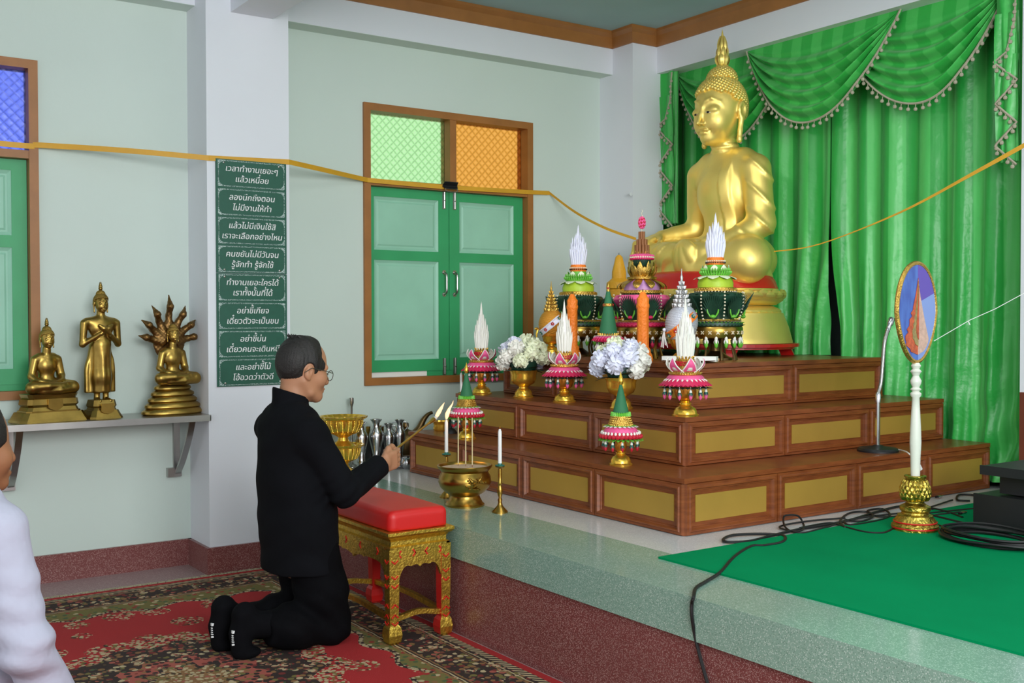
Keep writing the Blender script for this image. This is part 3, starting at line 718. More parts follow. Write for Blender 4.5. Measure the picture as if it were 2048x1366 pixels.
# ================================================================== saffron ribbon, cords, clip
def ribbon(label, pts, w, name='ribbon'):
    b = MB(); P = smooth_path(pts, 8); b.strip(P, w, (0, 1, 0), 'ribbon', .0012); return tag(b.build(name, smooth=False), label, 'ribbon')
yb = YW-.024; rw = (0, 0, .026)
def ay(u, v, y): return tuple(at(u, v, y=y))
b = MB(); w = Vector((0, 0, .026))
segs = [[(-.6, yb, 2.125), ay(0, 287, yb), ay(75, 290, yb), ay(250, 301, 5.38), ay(417, 316, YC-.006)], [ay(417, 316, YC-.006), ay(578, 324, YC-.006)], [ay(578, 324, YC-.006), ay(640, 338, 5.35), ay(700, 352, 5.46), ay(735, 360, yb)],
        [ay(735, 360, yb), ay(890, 374, yb-.004), ay(1052, 384, yb)], [ay(1052, 384, yb), ay(1099, 386, YW-.01)], [ay(1099, 386, YW-.01), ay(1150, 424, 5.30), ay(1210, 456, 5.05), tuple(at(1272, 478, x=4.22))]]
for s in segs: b.strip(smooth_path(s, 5) if len(s) > 2 else s, w if s is not segs[-1] else Vector((0, 0, .016)), (0, 1, 0), 'ribbon', .0012)
tag(b.build('ribbon', smooth=False), 'long saffron yellow ribbon running along the left wall and window to the Buddha hand', 'ribbon')
b = MB(); P = smooth_path([at(1548, 503, x=4.55), at(1640, 488, x=4.60), at(1800, 425, x=4.62), at(1950, 345, x=4.64), at(2060, 284, x=4.66)], 6); n = len(P)
b.strip(P, [Vector((0, 0, .006+.016*min(1, max(0, (i/n-.35)*2)))) for i in range(n)], (1, 0, 0), 'ribbon', .001)
tag(b.build('ribbon', smooth=False), 'thin saffron ribbon stretched across the green curtain to the right edge', 'ribbon')
b = MB(); P = [at(1868, 682, x=3.9), at(1940, 640, x=4.1), at(1990, 618, x=4.25), at(2060, 580, x=4.4)]; b.tube(P, .0016, 'wax', 5); b.tube([at(1936, 642, x=4.1), at(1940, 650, x=4.1)], .002, 'wax', 5)
tag(b.build('cord'), 'thin white cord stretched from the ceremonial fan to the right edge', 'cord')
cp = thing('clip', 'black bulldog clip pinching the ribbon at the middle of the far window frame', 'clip', ay(900, 373, yb-.012)); 
b = MB(); b.poly([(-.05, 0, .004), (.05, 0, .004), (.046, -.02, .022), (-.046, -.02, .022)], .004, (0, 0, 1), 'black'); b.poly([(-.05, 0, .004), (.05, 0, .004), (.046, -.016, -.014), (-.046, -.016, -.014)], .004, (0, 0, -1), 'black'); b.tube([(-.05, 0, 0), (.05, 0, 0)], .006, 'black', 8); b.build('jaw', cp, smooth=False)
b = MB()
b.tube(smooth_path([(-.04, -.018, -.014), (-.038, -.022, -.03), (.0, -.024, -.036), (.038, -.022, -.03), (.04, -.018, -.014)], 4), .002, 'chrome', 6); b.build('wire_handle', cp)
b = MB(); b.lathe([(.006, 0), (.006, .012), (.012, .014), (.012, .02)], 'white', ay(1258, 389, YC2), 10, (0, -1, 0)); tag(b.build('wall_hook'), 'small white hook on the white corner column left of the curtain', 'hook')
# ================================================================== red and gold stool
STX0, STX1, STY0, STY1 = 1.955, 2.225, 3.665, 4.30
stool = thing('stool', 'low gilded stool with red vinyl cushion standing in front of the kneeling man', 'stool', ((STX0+STX1)/2, (STY0+STY1)/2, .008)); st0 = Vector(stool.location)
def sp(b, nm, par=None, **k):
    o = b.build(nm, par or stool, **k)
    if par is None: o.matrix_parent_inverse = Matrix.Translation(-st0)
    return o
x0, x1, y0, y1 = STX0, STX1, STY0, STY1; cxm, cym = (x0+x1)/2, (y0+y1)/2
c = sdf_obj('cushion', lambda P: np.maximum(rbox(P, (cxm, cym, .478), ((x1-x0)/2-.004, (y1-y0)/2-.004, .046), .024)-.012*np.exp(-((P[:, 0]-cxm)**2*60+(P[:, 1]-cym)**2*12)), .446-P[:, 2]), (x0-.03, y0-.03, .42), (x1+.03, y1+.03, .56), .008, 'redleather', stool); c.matrix_parent_inverse = Matrix.Translation(-st0)
MT['carve'] = gold('carved_gilding', (214, 180, 76), .42, 110, .6, .004, .25, 70)
b = MB()
def ring(i, z): return [(x0+i, y0+i, z), (x1-i, y0+i, z), (x1-i, y1-i, z), (x0+i, y1-i, z)]
seq = [(-.014, .446), (-.014, .434), (-.008, .426), (.004, .418), (.010, .408), (.010, .392), (.0, .386)]
for (i, z), (i2, z2) in zip(seq, seq[1:]): b.add(ring(i2, z2)+ring(i, z), [(q, (q+1) % 4, 4+(q+1) % 4, 4+q) for q in range(4)], 'carve')
b.add(ring(-.014, .446), [(0, 1, 2, 3)], 'carve'); b.add(ring(.0, .3865), [(3, 2, 1, 0)], 'redpaint'); sp(b, 'seat_frame', smooth=False)
def apron(p, U, N, L):
    p, U, N = Vector(p), Vector(U), Vector(N); b = MB(); n = 60; top = .386; pts = []
    for i in range(n+1):
        s = i/n; e = min(s, 1-s)*L; m = (s-.5)*L; d = .322-.075*math.exp(-max(0, e-.038)/.016)-.012*math.exp(-(m/.06)**2)-.010*math.exp(-(m/.007)**2)-.006*math.exp(-((abs(m)-.30*L*.5)/.012)**2)
        pts.append((s*L, d))
    out = [p+U*a+Vector((0, 0, d)) for a, d in pts]+[p+U*L+Vector((0, 0, top)), p+Vector((0, 0, top))]
    b.poly(out, .014, -N, 'carve'); r = b
    for q, s in ((.16, -1), (.40, 1), (.60, -1), (.84, 1)):
        c = p+U*(q*L)+Vector((0, 0, .358))+N*.001
        for k in (-1, 1): r.obox(c+Vector((0, 0, k*.006)), ((U*s+Vector((0, 0, -k*1.2))).normalized(), N.cross((U*s+Vector((0, 0, -k*1.2))).normalized()), N), (.010, .0028, .001), 'redpaint')
    sp(b, 'apron', smooth=False)
apron((x0, y1, 0), (0, -1, 0), (-1, 0, 0), y1-y0); apron((x1, y0, 0), (-1, 0, 0), (0, -1, 0), x1-x0); apron((x1, y0, 0), (0, 1, 0), (1, 0, 0), y1-y0); apron((x0, y1, 0), (1, 0, 0), (0, 1, 0), x1-x0)
for lx, ly, dx, dy in ((x0, y0, 1, 1), (x1, y0, -1, 1), (x0, y1, 1, -1), (x1, y1, -1, -1)):
    b = MB(); s = .040
    prof = [(.379, -.003, s), (.20, -.002, s), (.085, .002, s-.002), (.072, -.005, s+.006), (.045, -.009, s+.010), (.018, -.005, s+.006), (.008, .004, s-.004)]
    L = [[(lx+dx*a, ly+dy*a, z), (lx+dx*w, ly+dy*a, z), (lx+dx*w, ly+dy*w, z), (lx+dx*a, ly+dy*w, z)] for z, a, w in prof]
    k = (0, 3, 2, 1) if dx*dy > 0 else (0, 1, 2, 3)
    for A, B in zip(L, L[1:]):
        for q in range(4):
            f = (q, (q+1) % 4, 4+(q+1) % 4, 4+q); f = f if dx*dy < 0 else f[::-1]
            b.add(A+B, [f], 'carve' if q in (0, 3) else 'redpaint')
    b.add(L[-1], [(0, 1, 2, 3)], 'carve'); r = b
    for z in (.33, .27, .235, .16, .12, .09):
        for N, U, c in ((Vector((-dx, 0, 0)), Vector((0, dy, 0)), Vector((lx-dx*.004, ly+dy*.02, z))), (Vector((0, -dy, 0)), Vector((dx, 0, 0)), Vector((lx+dx*.02, ly-dy*.004, z)))):
            sg = 1 if int(z*100) % 2 else -1
            for h in (-1, 1):
                ax = (U*h*1.0+Vector((0, 0, sg*.9))).normalized(); r.obox(c+U*h*.007, (ax, N.cross(ax), N), (.010, .0024, .0012), 'redpaint')
    sp(b, 'leg', smooth=False)
for p, q, w in (((x0+.02, y0+.03, 0), (x0+.02, y1-.03, 0), 1), ((x1-.02, y0+.03, 0), (x1-.02, y1-.03, 0), 1), ((x0+.03, y0+.02, 0), (x1-.03, y0+.02, 0), 0), ((x0+.03, y1-.02, 0), (x1-.03, y1-.02, 0), 0)):
    b = MB(); P = [Vector(p).lerp(Vector(q), i/16)+Vector((0, 0, .105+.014*math.sin(math.pi*i/16)**2)) for i in range(17)]
    b.strip(P, (.02, 0, 0) if w else (0, .02, 0), (0, 0, 1), 'carve', .010); sp(b, 'stretcher', smooth=False)
# ================================================================== sound boxes, cables, microphone, fan
def device(name, lo, hi, label, knob=True):
    t = thing(name, label, 'amplifier', (lo[0], lo[1], lo[2]), group='stacked black sound boxes'); w, d, h = [hi[i]-lo[i] for i in range(3)]
    b = MB(); b.box((.012, 0, .01), (w, d, h), 'black'); b.build('casing', t, smooth=False)
    b = MB(); b.box((0, -.004, .006), (.012, d+.004, h+.002), 'black'); fp = b.build('front_panel', t, smooth=False)
    for fy in (.04, d-.04):
        for fx in (.06, w-.05):
            b = MB(); b.lathe([(.014, 0), (.012, .012)], 'cable', (fx, fy, 0), 12); b.build('foot', t)
    if knob:
        for q in range(4): b = MB(); b.lathe([(.009, 0), (.009, .01), (.006, .013)], 'cable', (0, .06+.05*q, h*.5), 12, (-1, 0, 0)); b.build('knob', fp)
    return t
device('amplifier', (3.93, 2.02, CZ), (4.28, 2.46, CZ+.128), 'wide black sound box at the bottom of the stack on the green carpet')
device('amplifier', (3.99, 1.95, CZ+.128), (4.30, 2.385, CZ+.205), 'middle black sound box between two others at the right edge')
device('amplifier', (3.90, 1.92, CZ+.207), (4.32, 2.415, CZ+.247), 'thin flat black sound box lying on top of the stack')
def cable(label, pts, r=.005, k=6, cat='cable', group=None, m='cable'):
    b = MB(); b.tube(smooth_path(pts, k), r, m, 7); return tag(b.build('cable'), label, cat, group)
def fl(u, v, dz=.005): return at(u, v, z=PZ+dz+.003)
main_px = [(1925, 1035), (1880, 1020), (1810, 1012), (1760, 1022), (1700, 1040), (1640, 1052), (1600, 1058), (1540, 1072), (1500, 1082), (1455, 1084), (1447, 1078), (1470, 1070), (1530, 1068), (1568, 1072), (1565, 1084), (1530, 1091), (1505, 1092), (1480, 1105), (1462, 1120), (1440, 1145)]
P = [fl(u, v) for u, v in main_px]+[at(1412, 1163, z=PZ+.006), at(1392, 1176, z=PZ+.006), at(1387, 1195, z=PZ+.004), at(1384, 1206, x=PX-.006), at(1384, 1232, x=PX-.008), at(1391, 1275, x=PX+.003), at(1402, 1320, x=PX+.003), at(1415, 1366, x=PX+.003), at(1425, 1400, x=PX-.002)]
cable('long black cable looping on the green carpet and falling down the platform front', P, .0055)
cable('thin black cable loop standing up against the altar base', [fl(1905, 1000), fl(1830, 1022), fl(1720, 1036), fl(1640, 1058), fl(1600, 1066), fl(1572, 1056), at(1567, 1035, y=2.94), at(1578, 1030, y=2.93), at(1596, 1032, y=2.92), at(1606, 1046, y=2.91), fl(1607, 1058), fl(1590, 1063), fl(1560, 1056), fl(1570, 1050), fl(1620, 1042), fl(1690, 1036)], .004)
cable('black cable tangle behind the ivory fan pole beside the altar', [fl(1690, 1055), fl(1680, 1042), fl(1700, 1026), fl(1735, 1024), fl(1745, 1034), fl(1720, 1043), fl(1690, 1040), fl(1700, 1050), fl(1760, 1040), fl(1780, 1030), fl(1765, 1018), fl(1735, 1022), fl(1770, 1034), fl(1900, 1022), fl(1960, 1016)], .0045)
cable('black cable bowing toward the viewer left of the fan base', [fl(1600, 1056), fl(1660, 1046), fl(1690, 1054), fl(1730, 1064), fl(1765, 1066), fl(1785, 1058), fl(1800, 1048), fl(1860, 1032), fl(1925, 1024)], .0045)
cable('black cable bowing right of the fan base toward the boxes', [fl(1870, 1048), fl(1900, 1058), fl(1930, 1062), fl(1955, 1056), fl(1965, 1050)], .005)
cable('black cable arching from the fan base to the lowest box', [fl(1860, 1030), fl(1900, 1040), fl(1950, 1052), fl(1990, 1062)], .006)
cable('black cable loop on the white floor between altar and boxes', [fl(1940, 1002), fl(1915, 1000), fl(1918, 990), fl(1945, 990), fl(1960, 996)], .005)
b = MB(); cc = (3.70, 2.24, CZ)
for i in range(7): b.tube([(cc[0]+(.115+.009*(i % 4))*math.cos(a*math.pi/16), cc[1]+(.17+.010*(i % 4))*math.sin(a*math.pi/16), CZ+.006+.010*(i//2)+.003*math.sin(a*.6+i)) for a in range(32)], .0055, 'cable', 6, closed=True)
tag(b.build('cable_coil'), 'coil of black cable lying in front of the lowest sound box', 'cable')
for u, v, lab in ((1880, 994, 'silver cable plug on the white floor near the altar foot'), (1927, 1027, 'silver cable plug touching the left side of the lowest box')):
    p = fl(u, v, .004); t = thing('cable_plug', lab, 'plug', p, .4); b = MB(); b.lathe([(.007, -.022), (.007, .008), (.004, .012), (.004, .024)], 'chrome', (0, 0, .004), 10, (1, -.3, 0)); b.build('sleeve', t); b = MB(); b.lathe([(.0055, -.038), (.0055, -.022)], 'cable', (0, 0, .004), 10, (1, -.3, 0)); b.build('boot', t)
mp = at(1760, 903, z=.661); mic = thing('microphone_stand', 'chrome gooseneck microphone stand with round black base on the lowest altar step', 'microphone stand', (mp.x, mp.y+.012, .661)); mo = Vector(mic.location)
b = MB(); b.lathe([(.092, 0), (.092, .008), (.085, .016), (.03, .024), (.016, .03)], 'black', n=36); b.build('base', mic)
b = MB(); b.tube([(0, 0, .026), (0, 0, .245)], .010, 'chrome', 12); b.lathe([(.013, .225), (.013, .26), (.009, .27)], 'chrome', n=14); b.build('pole', mic)
def mloc(u, v): q = at(u, v, y=mo.y); return q-mo
b = MB(); P = smooth_path([(0, 0, .265), mloc(1762, 765), mloc(1766, 718), mloc(1769, 685), mloc(1776, 658)], 10); b.tube(P, [.0085+.0012*(i % 2) for i in range(len(P))], 'steel', 10); b.build('gooseneck', mic)
b = MB(); a, c = mloc(1775, 662), mloc(1785, 634); ax = (c-a).normalized(); b.lathe([(.010, 0), (.010, .03), (.014, .036), (.0145, .062), (.012, .068)], 'silver', a, 14, ax); b.build('microphone', mic)
cable('short white cable hanging from the microphone base over the step edge', [(mo.x+.085, mo.y-.03, .667), at(1800, 900, z=.664), at(1815, 905, x=3.98), at(1830, 920, x=3.98)], .003, m='wax')
p = at(1838, 932, x=3.98); t = thing('cable_plug', 'white plug hanging in front of the lowest altar step right of the pole', 'plug', p); b = MB(); b.lathe([(.008, -.018), (.009, .018)], 'wax', (0, 0, 0), 10, (.55, 0, -.8)); b.build('sleeve', t); b = MB(); b.lathe([(.007, -.034), (.007, -.018)], 'black', (0, 0, 0), 10, (.55, 0, -.8)); b.build('boot', t)
# ceremonial fan
fp = at(1830, 1058, z=CZ); fan = thing('ceremonial_fan', 'oval blue ceremonial fan on an ivory pole in a carved gold base', 'fan', (fp.x, fp.y, CZ), math.radians(92))
b = MB(); MT['greengold'] = gold('green_tinged_gilding', (190, 165, 74), .36, 55, .9, .008, .3, 45)
b.lathe([(.088, 0), (.088, .018), (.080, .024), (.078, .030), (.080, .034), (.066, .052), (.066, .056), (.052, .062), (.050, .068), (.058, .076), (.058, .090), (.042, .098), (.034, .104), (.034, .110)], 'greengold', n=36)
b.lathe([(.089, .007), (.0895, .010), (.089, .013)], 'redpaint', n=36); b.lathe([(.081, .028), (.083, .031), (.081, .034)], 'redpaint', n=36); b.build('foot', fan)
b = MB(); b.lathe([(.030, .108), (.040, .116), (.056, .138), (.057, .155), (.048, .178), (.036, .190), (.036, .198), (.042, .206), (.042, .210), (.030, .212), (.028, .19)], 'greengold', n=36)
for k in range(4):
    for j in range(20): b.petal((0, 0, 0), 2*math.pi*(j+.5*(k % 2))/20, .046+.006*math.sin(k*1.0), .114+.016*k, .052-.004*k+.004*math.sin(k*1.0), .146+.016*k, .016, 'greengold', bulge=.006)
b.build('lotus_bowl', fan)
b = MB(); zt = .605
b.lathe([(.017, .195), (.019, .28), (.022, .34), (.020, .40), (.016, .47), (.014, .515), (.021, .525), (.021, .532), (.013, .54), (.021, .548), (.013, .556), (.020, .572), (.021, .582), (.012, .60), (.016, .61), (.022, .618), (.013, .628), (.019, .640), (.012, .652)], 'ivory', n=20); b.build('pole', fan)
zc, hz, hy = .848, .200, .135
fc = MB(); n = 48
def ov(k, x): return [(x, hy*k*math.cos(2*math.pi*i/n)*(1-.18*max(0, -math.sin(2*math.pi*i/n))), zc+hz*(k if k > .5 else k)*math.sin(2*math.pi*i/n)) for i in range(n)]
t = NT('fan_cloth'); x, y, z = t.xyz(); pu = t.ma('MULTIPLY', t.ma('LESS_THAN', y, 0.0), t.ma('GREATER_THAN', t.ma('ADD', z, t.ma('MULTIPLY', y, .35)), .885)); lb = t.ma('LESS_THAN', y, -.005); nz = t.noise(14, 3.0, t.scale((1, 2.5, .6)))
c0 = t.ramp(nz, [(.35, rgb((26, 66, 160))), (.62, rgb((58, 104, 190)))]); c1 = t.mix(lb, c0, rgb((122, 146, 210))); c1 = t.mix(pu, c1, rgb((84, 52, 168))); t.col(c1); t.rm(.3, 0, .5); MT['fancloth'] = t.m
fc.poly(ov(.93, -.006), .012, (1, 0, 0), 'fancloth'); fd = fc.build('fan_face', fan, smooth=False)
rmb = MB(); rmb.tube(ov(.96, 0), .0095, 'goldfil', 8, closed=True); rmb.build('rim', fan)
mo_ = MB(); MT['emb'] = mat('orange_embroidery', (190, 88, 54), .6, 0, .3, 60, 90, .6, .004); MT['embp'] = mat('pale_pink_embroidery', (206, 168, 152), .6, 0, .15, 70, 90, .5, .004); MT['embg'] = mat('olive_embroidery', (150, 132, 84), .6, 0, .3, 70, 90, .5, .004)
def flame_shape(k, yo, side):
    L = []; 
    for i in range(25):
        s = i/24; w = (.055*math.sin(math.pi*min(1, s*1.75))**.8*(1-s)**.5 if s < .57 else .055*math.sin(math.pi*min(1, .57*1.75))**.8*(1-s)**.5*1) 
        w = .098*(1-s)**1.3*(min(1, s*5)**.6)
        w += .006*math.sin(s*60)*(1 if s < .6 else 0)*(1 if side else 0)
        L.append((w*k, zc-.165*1+s*.30))
    return L
def halfpoly(k, sgn, x, m, dz=0.0, sc=1.0):
    L = flame_shape(k, 0, sgn > 0); pts = [(x, sgn*w, zc+(z-zc)*sc+dz) for w, z in L]+[(x, 0, zc+(L[-1][1]-zc)*sc+dz), (x, 0, zc+(L[0][1]-zc)*sc+dz)]
    mo_.poly(pts[:len(L)+0]+pts[len(L):], .002, (-1, 0, 0), m)
halfpoly(1.15, 1, -.0065, 'emb'); halfpoly(1.0, -1, -.0065, 'embp'); halfpoly(.55, 1, -.0085, 'embg', .008, .85); halfpoly(.22, 1, -.0105, 'emb', .01, .7)
mo_.build('embroidery', fd)
# ================================================================== offerings
def tassel_mesh(L, top, mid, bud):
    b = MB(); b.tube([(0, 0, 0), (0, 0, -L*.2)], .0012, 'petw', 4)
    b.lathe([(.001, -L*.48), (L*.11, -L*.42), (L*.10, -L*.30), (.002, -L*.16)], top, n=8)
    for j in range(5): b.petal((0, 0, -L*.40), 2*math.pi*j/5, L*.06, 0, L*.13, -L*.30, L*.14, mid, bulge=L*.06, nseg=3, th=.0006)
    b.lathe([(.0005, -L), (L*.11, -L*.86), (L*.14, -L*.68), (L*.09, -L*.5), (.002, -L*.44)], bud, n=9)
    o = b.build('hanging_tassel', ang=180); me = o.data; bpy.data.objects.remove(o); return me
TS_PINK = tassel_mesh(.056, 'petw', 'teal', 'pink'); TS_RED = tassel_mesh(.052, 'petw', 'teal', 'red'); TS_GRN = tassel_mesh(.085, 'petw', 'petw', 'leafb'); TS_ROSE = tassel_mesh(.085, 'petw', 'leaf', 'mag')
def tassels(root, me, n, r, z, name='hanging_tassel'):
    for i in range(n):
        o = bpy.data.objects.new(name, me); COL.objects.link(o); o.parent = root; a = 2*math.pi*(i+.3)/n
        o.location = (r*math.cos(a), r*math.sin(a), z); o.rotation_euler = (0, 0, a)
def prt(root, name, fn, **k):
    b = MB(); fn(b); return b.build(name, root, **k)
def ring(b, n, r0, z0, r1, z1, w, m, m2=None, ph=0.0, **k):
    for j in range(n): b.petal((0, 0, 0), 2*math.pi*(j+ph)/n, r0, z0, r1, z1, w, m, m2, **k)
def beads(b, n, r, z, s, m, ph=0.0):
    for j in range(n): a = 2*math.pi*(j+ph)/n; b.sphere((r*math.cos(a), r*math.sin(a), z), s, m, 6)
def gold_foot(b, s=1.0, zt=.068, top=.030):
    b.lathe([(.056*s, 0), (.057*s, .006), (.050*s, .010), (.048*s, .022), (.040*s, .034), (.026*s, .042), (.020*s, .046), (.026*s, .050), (.026*s, .054), (.018*s, .058), (top*s*.8, zt)], 'goldshine', n=32, lobes=16, amp=.012)
def white_offering(label):
    t = thing('flower_offering', label, 'offering', group='white spired offerings with pink lotus petals')
    prt(t, 'pedestal', gold_foot)
    prt(t, 'stem', lambda b: b.lathe([(.022, .064), (.038, .075), (.046, .10), (.044, .12), (.05, .126)], 'amber', n=24))
    def skirt(b):
        b.lathe([(.05, .124), (.098, .128), (.103, .134), (.098, .140), (.085, .152), (.07, .158)], 'mag', n=32)
        for k in range(3): ring(b, 34-3*k, .078-.008*k, .146+.006*k, .109-.009*k, .128+.007*k, .020, 'mag', ph=.5*(k % 2), bulge=.004, nseg=3)
        ring(b, 26, .072, .158, .088, .146, .010, 'petw', bulge=.004, nseg=3)
    prt(t, 'petal_skirt', skirt)
    prt(t, 'leaf_ring', lambda b: ring(b, 30, .07, .124, .112, .117, .018, 'leaf', nseg=3))
    prt(t, 'pink_mound', lambda b: b.lathe([(.078, .152), (.077, .162), (.066, .172), (.05, .176)], 'pink', n=32, lobes=24, amp=.015))
    def goldring(b):
        b.lathe([(.066, .172), (.069, .176), (.066, .183), (.045, .186)], 'goldfil', n=32)
        for k in range(2): beads(b, 40, .066-.012*k, .181+.004*k, .0045, 'goldfil', .5*k)
    prt(t, 'gold_ring', goldring)
    for j in range(6):
        b = MB(); a = 2*math.pi*(j+.2)/6
        b.petal((0, 0, 0), a, .044, .184, .074, .243, .066, 'pink', 'petw', bulge=.016, nseg=8, th=.002, tip=.72)
        b.petal((0, 0, 0), a, .0465, .186, .068, .222, .028, 'petw', 'petw', bulge=.014, nseg=6, th=.001, tip=.8)
        P = []
        for sgn in (-1, 1):
            e = []
            for i in range(9):
                q = i/8; r = .044+.030*q+.016*math.sin(math.pi*q); hw = .033*(1-q)**.72*sgn; ca, sa = math.cos(a), math.sin(a); e.append((r*ca-hw*sa, r*sa+hw*ca, .184+.059*q))
            b.tube(e, .0026, 'petw', 5)
        b.build('lotus_petal', t, ang=60)
    def core(b):
        b.lathe([(.040, .184), (.042, .20), (.036, .235), (.03, .245)], 'goldfil', n=24)
        for k in range(3): beads(b, 22, .040-.003*k, .215+.010*k, .0058, 'red' if k != 2 else 'goldfil', .5*k)
        ring(b, 14, .03, .236, .036, .252, .010, 'goldfil', nseg=3)
    prt(t, 'berry_core', core)
    def spire(b):
        b.lathe([(.026, .238), (.034, .31), (.022, .37), (.004, .435)], 'wax', n=16)
        for z0, n, r0, r1, L in ((.238, 14, .027, .040, .105), (.25, 13, .026, .034, .125), (.27, 11, .022, .024, .138), (.29, 8, .016, .013, .146), (.31, 4, .005, .002, .185)):
            for j in range(n):
                a = 2*math.pi*(j+random.random()*.5)/n; l = L*random.uniform(.93, 1.05); p = Vector((r0*math.cos(a), r0*math.sin(a), z0)); q = Vector((r1*math.cos(a), r1*math.sin(a), z0+l))
                b.tube([p, p.lerp(q, .7), q], [.0065, .006, .0006], 'petw', 5)
    prt(t, 'white_spire', spire, ang=50)
    tassels(t, TS_PINK, 12, .088, .126); return t
wo = white_offering('white spired pink lotus offering at the left end of the middle step'); wo.location = (3.179, 4.898, .864)
clone(wo, 'white spired pink lotus offering between the two vases of white flowers', (3.20, 4.184, .864), .4)
clone(wo, 'white spired pink lotus offering at the front corner of the middle step', (3.149, 3.285, .864), .9)
def green_offering(label):
    t = thing('cone_offering', label, 'offering', group='green cone offerings on gold pedestals')
    prt(t, 'pedestal', lambda b: gold_foot(b, .86))
    prt(t, 'stem', lambda b: b.lathe([(.022, .062), (.026, .08), (.022, .10), (.04, .112)], 'amber', n=24))
    prt(t, 'leaf_ring', lambda b: [ring(b, 26, .055, .116, .093, .104+.008*k, .016, 'leafb', ph=.5*k, bulge=.004, nseg=3) for k in (0, 1)])
    def berry(b):
        b.lathe([(.04, .112), (.086, .118), (.088, .126), (.074, .14)], 'red', n=32)
        for j in range(30): a = 2*math.pi*j/30; b.sphere((.084*math.cos(a), .084*math.sin(a), .122), .0095, 'red', 7); b.sphere((.079*math.cos(a+.1), .079*math.sin(a+.1), .135), .006, 'petw', 6, (1, 1, 1.4))
    prt(t, 'berry_ring', berry)
    prt(t, 'pink_mound', lambda b: b.lathe([(.072, .134), (.068, .15), (.055, .163), (.04, .166)], 'pink', n=32, lobes=20, amp=.01))
    def wl(b):
        for k in (0, 1): ring(b, 20, .045, .168, .072-.006*k, .160+.005*k, .017, 'petw' if k == 0 else 'leafb', ph=.5*k, nseg=3)
    prt(t, 'white_leaf_ring', wl)
    def gb(b):
        b.lathe([(.050, .166), (.048, .18), (.040, .205), (.036, .212)], 'goldfil', n=28)
        for k in range(5): beads(b, 34, .0495-.0028*k, .170+.0085*k, .0045, 'goldfil', .5*k)
        ring(b, 30, .040, .205, .037, .222, .009, 'leafb', nseg=3)
    prt(t, 'gold_band', gb)
    prt(t, 'cone', lambda b: b.lathe([(.037, .206), (.0355, .212), (.006, .334), (.004, .34)], 'cone', n=32))
    prt(t, 'gold_bud', lambda b: b.lathe([(.005, .334), (.010, .342), (.0115, .352), (.008, .366), (.003, .38), (.0004, .39)], 'goldshine', n=16))
    tassels(t, TS_RED, 11, .072, .112); return t
go = green_offering('green cone offering at the left end of the lowest step, behind the lit candle'); go.location = (2.91, 4.624, .661)
clone(go, 'green cone offering on the lowest step near the front corner of the altar', (2.915, 3.425, .661), .5)
# the single cone on the top step
t = thing('cone_offering', 'tall dark green cone with jewelled gold tip between the two orange candles', 'offering', (3.40, 4.09, 1.07), group='green cone offerings on gold pedestals')
prt(t, 'pedestal', lambda b: b.lathe([(.045, 0), (.045, .008), (.02, .02), (.014, .06), (.03, .085)], 'bronze', n=24))
prt(t, 'petal_skirt', lambda b: [b.lathe([(.03, .083), (.07, .09), (.074, .10), (.05, .118)], 'mag', n=30)]+[ring(b, 30-3*k, .06-.006*k, .112+.004*k, .079-.008*k, .094+.011*k, .014, ('mag', 'pink', 'petw')[k], ph=.5*(k % 2), bulge=.004, nseg=3) for k in range(3)])
prt(t, 'gold_collar', lambda b: ring(b, 24, .05, .112, .050, .132, .012, 'goldfil', nseg=3))
prt(t, 'cone', lambda b: b.lathe([(.049, .112), (.010, .335), (.007, .34)], 'cone', n=32))
def band(b):
    b.lathe([(.0245, .262), (.027, .264), (.0255, .276), (.0225, .278)], 'goldfil', n=28)
    for j in range(6): a = 2*math.pi*j/6; b.sphere((.0265*math.cos(a), .0265*math.sin(a), .27), .0035, 'red', 6)
prt(t, 'jewelled_band', band)
prt(t, 'finial', lambda b: (b.lathe([(.008, .332), (.010, .338), (.009, .352), (.004, .366), (.0005, .378)], 'goldfil', n=14), b.sphere((-.006, -.006, .352), .005, 'red', 7)))
tassels(t, TS_ROSE, 9, .058, .09)
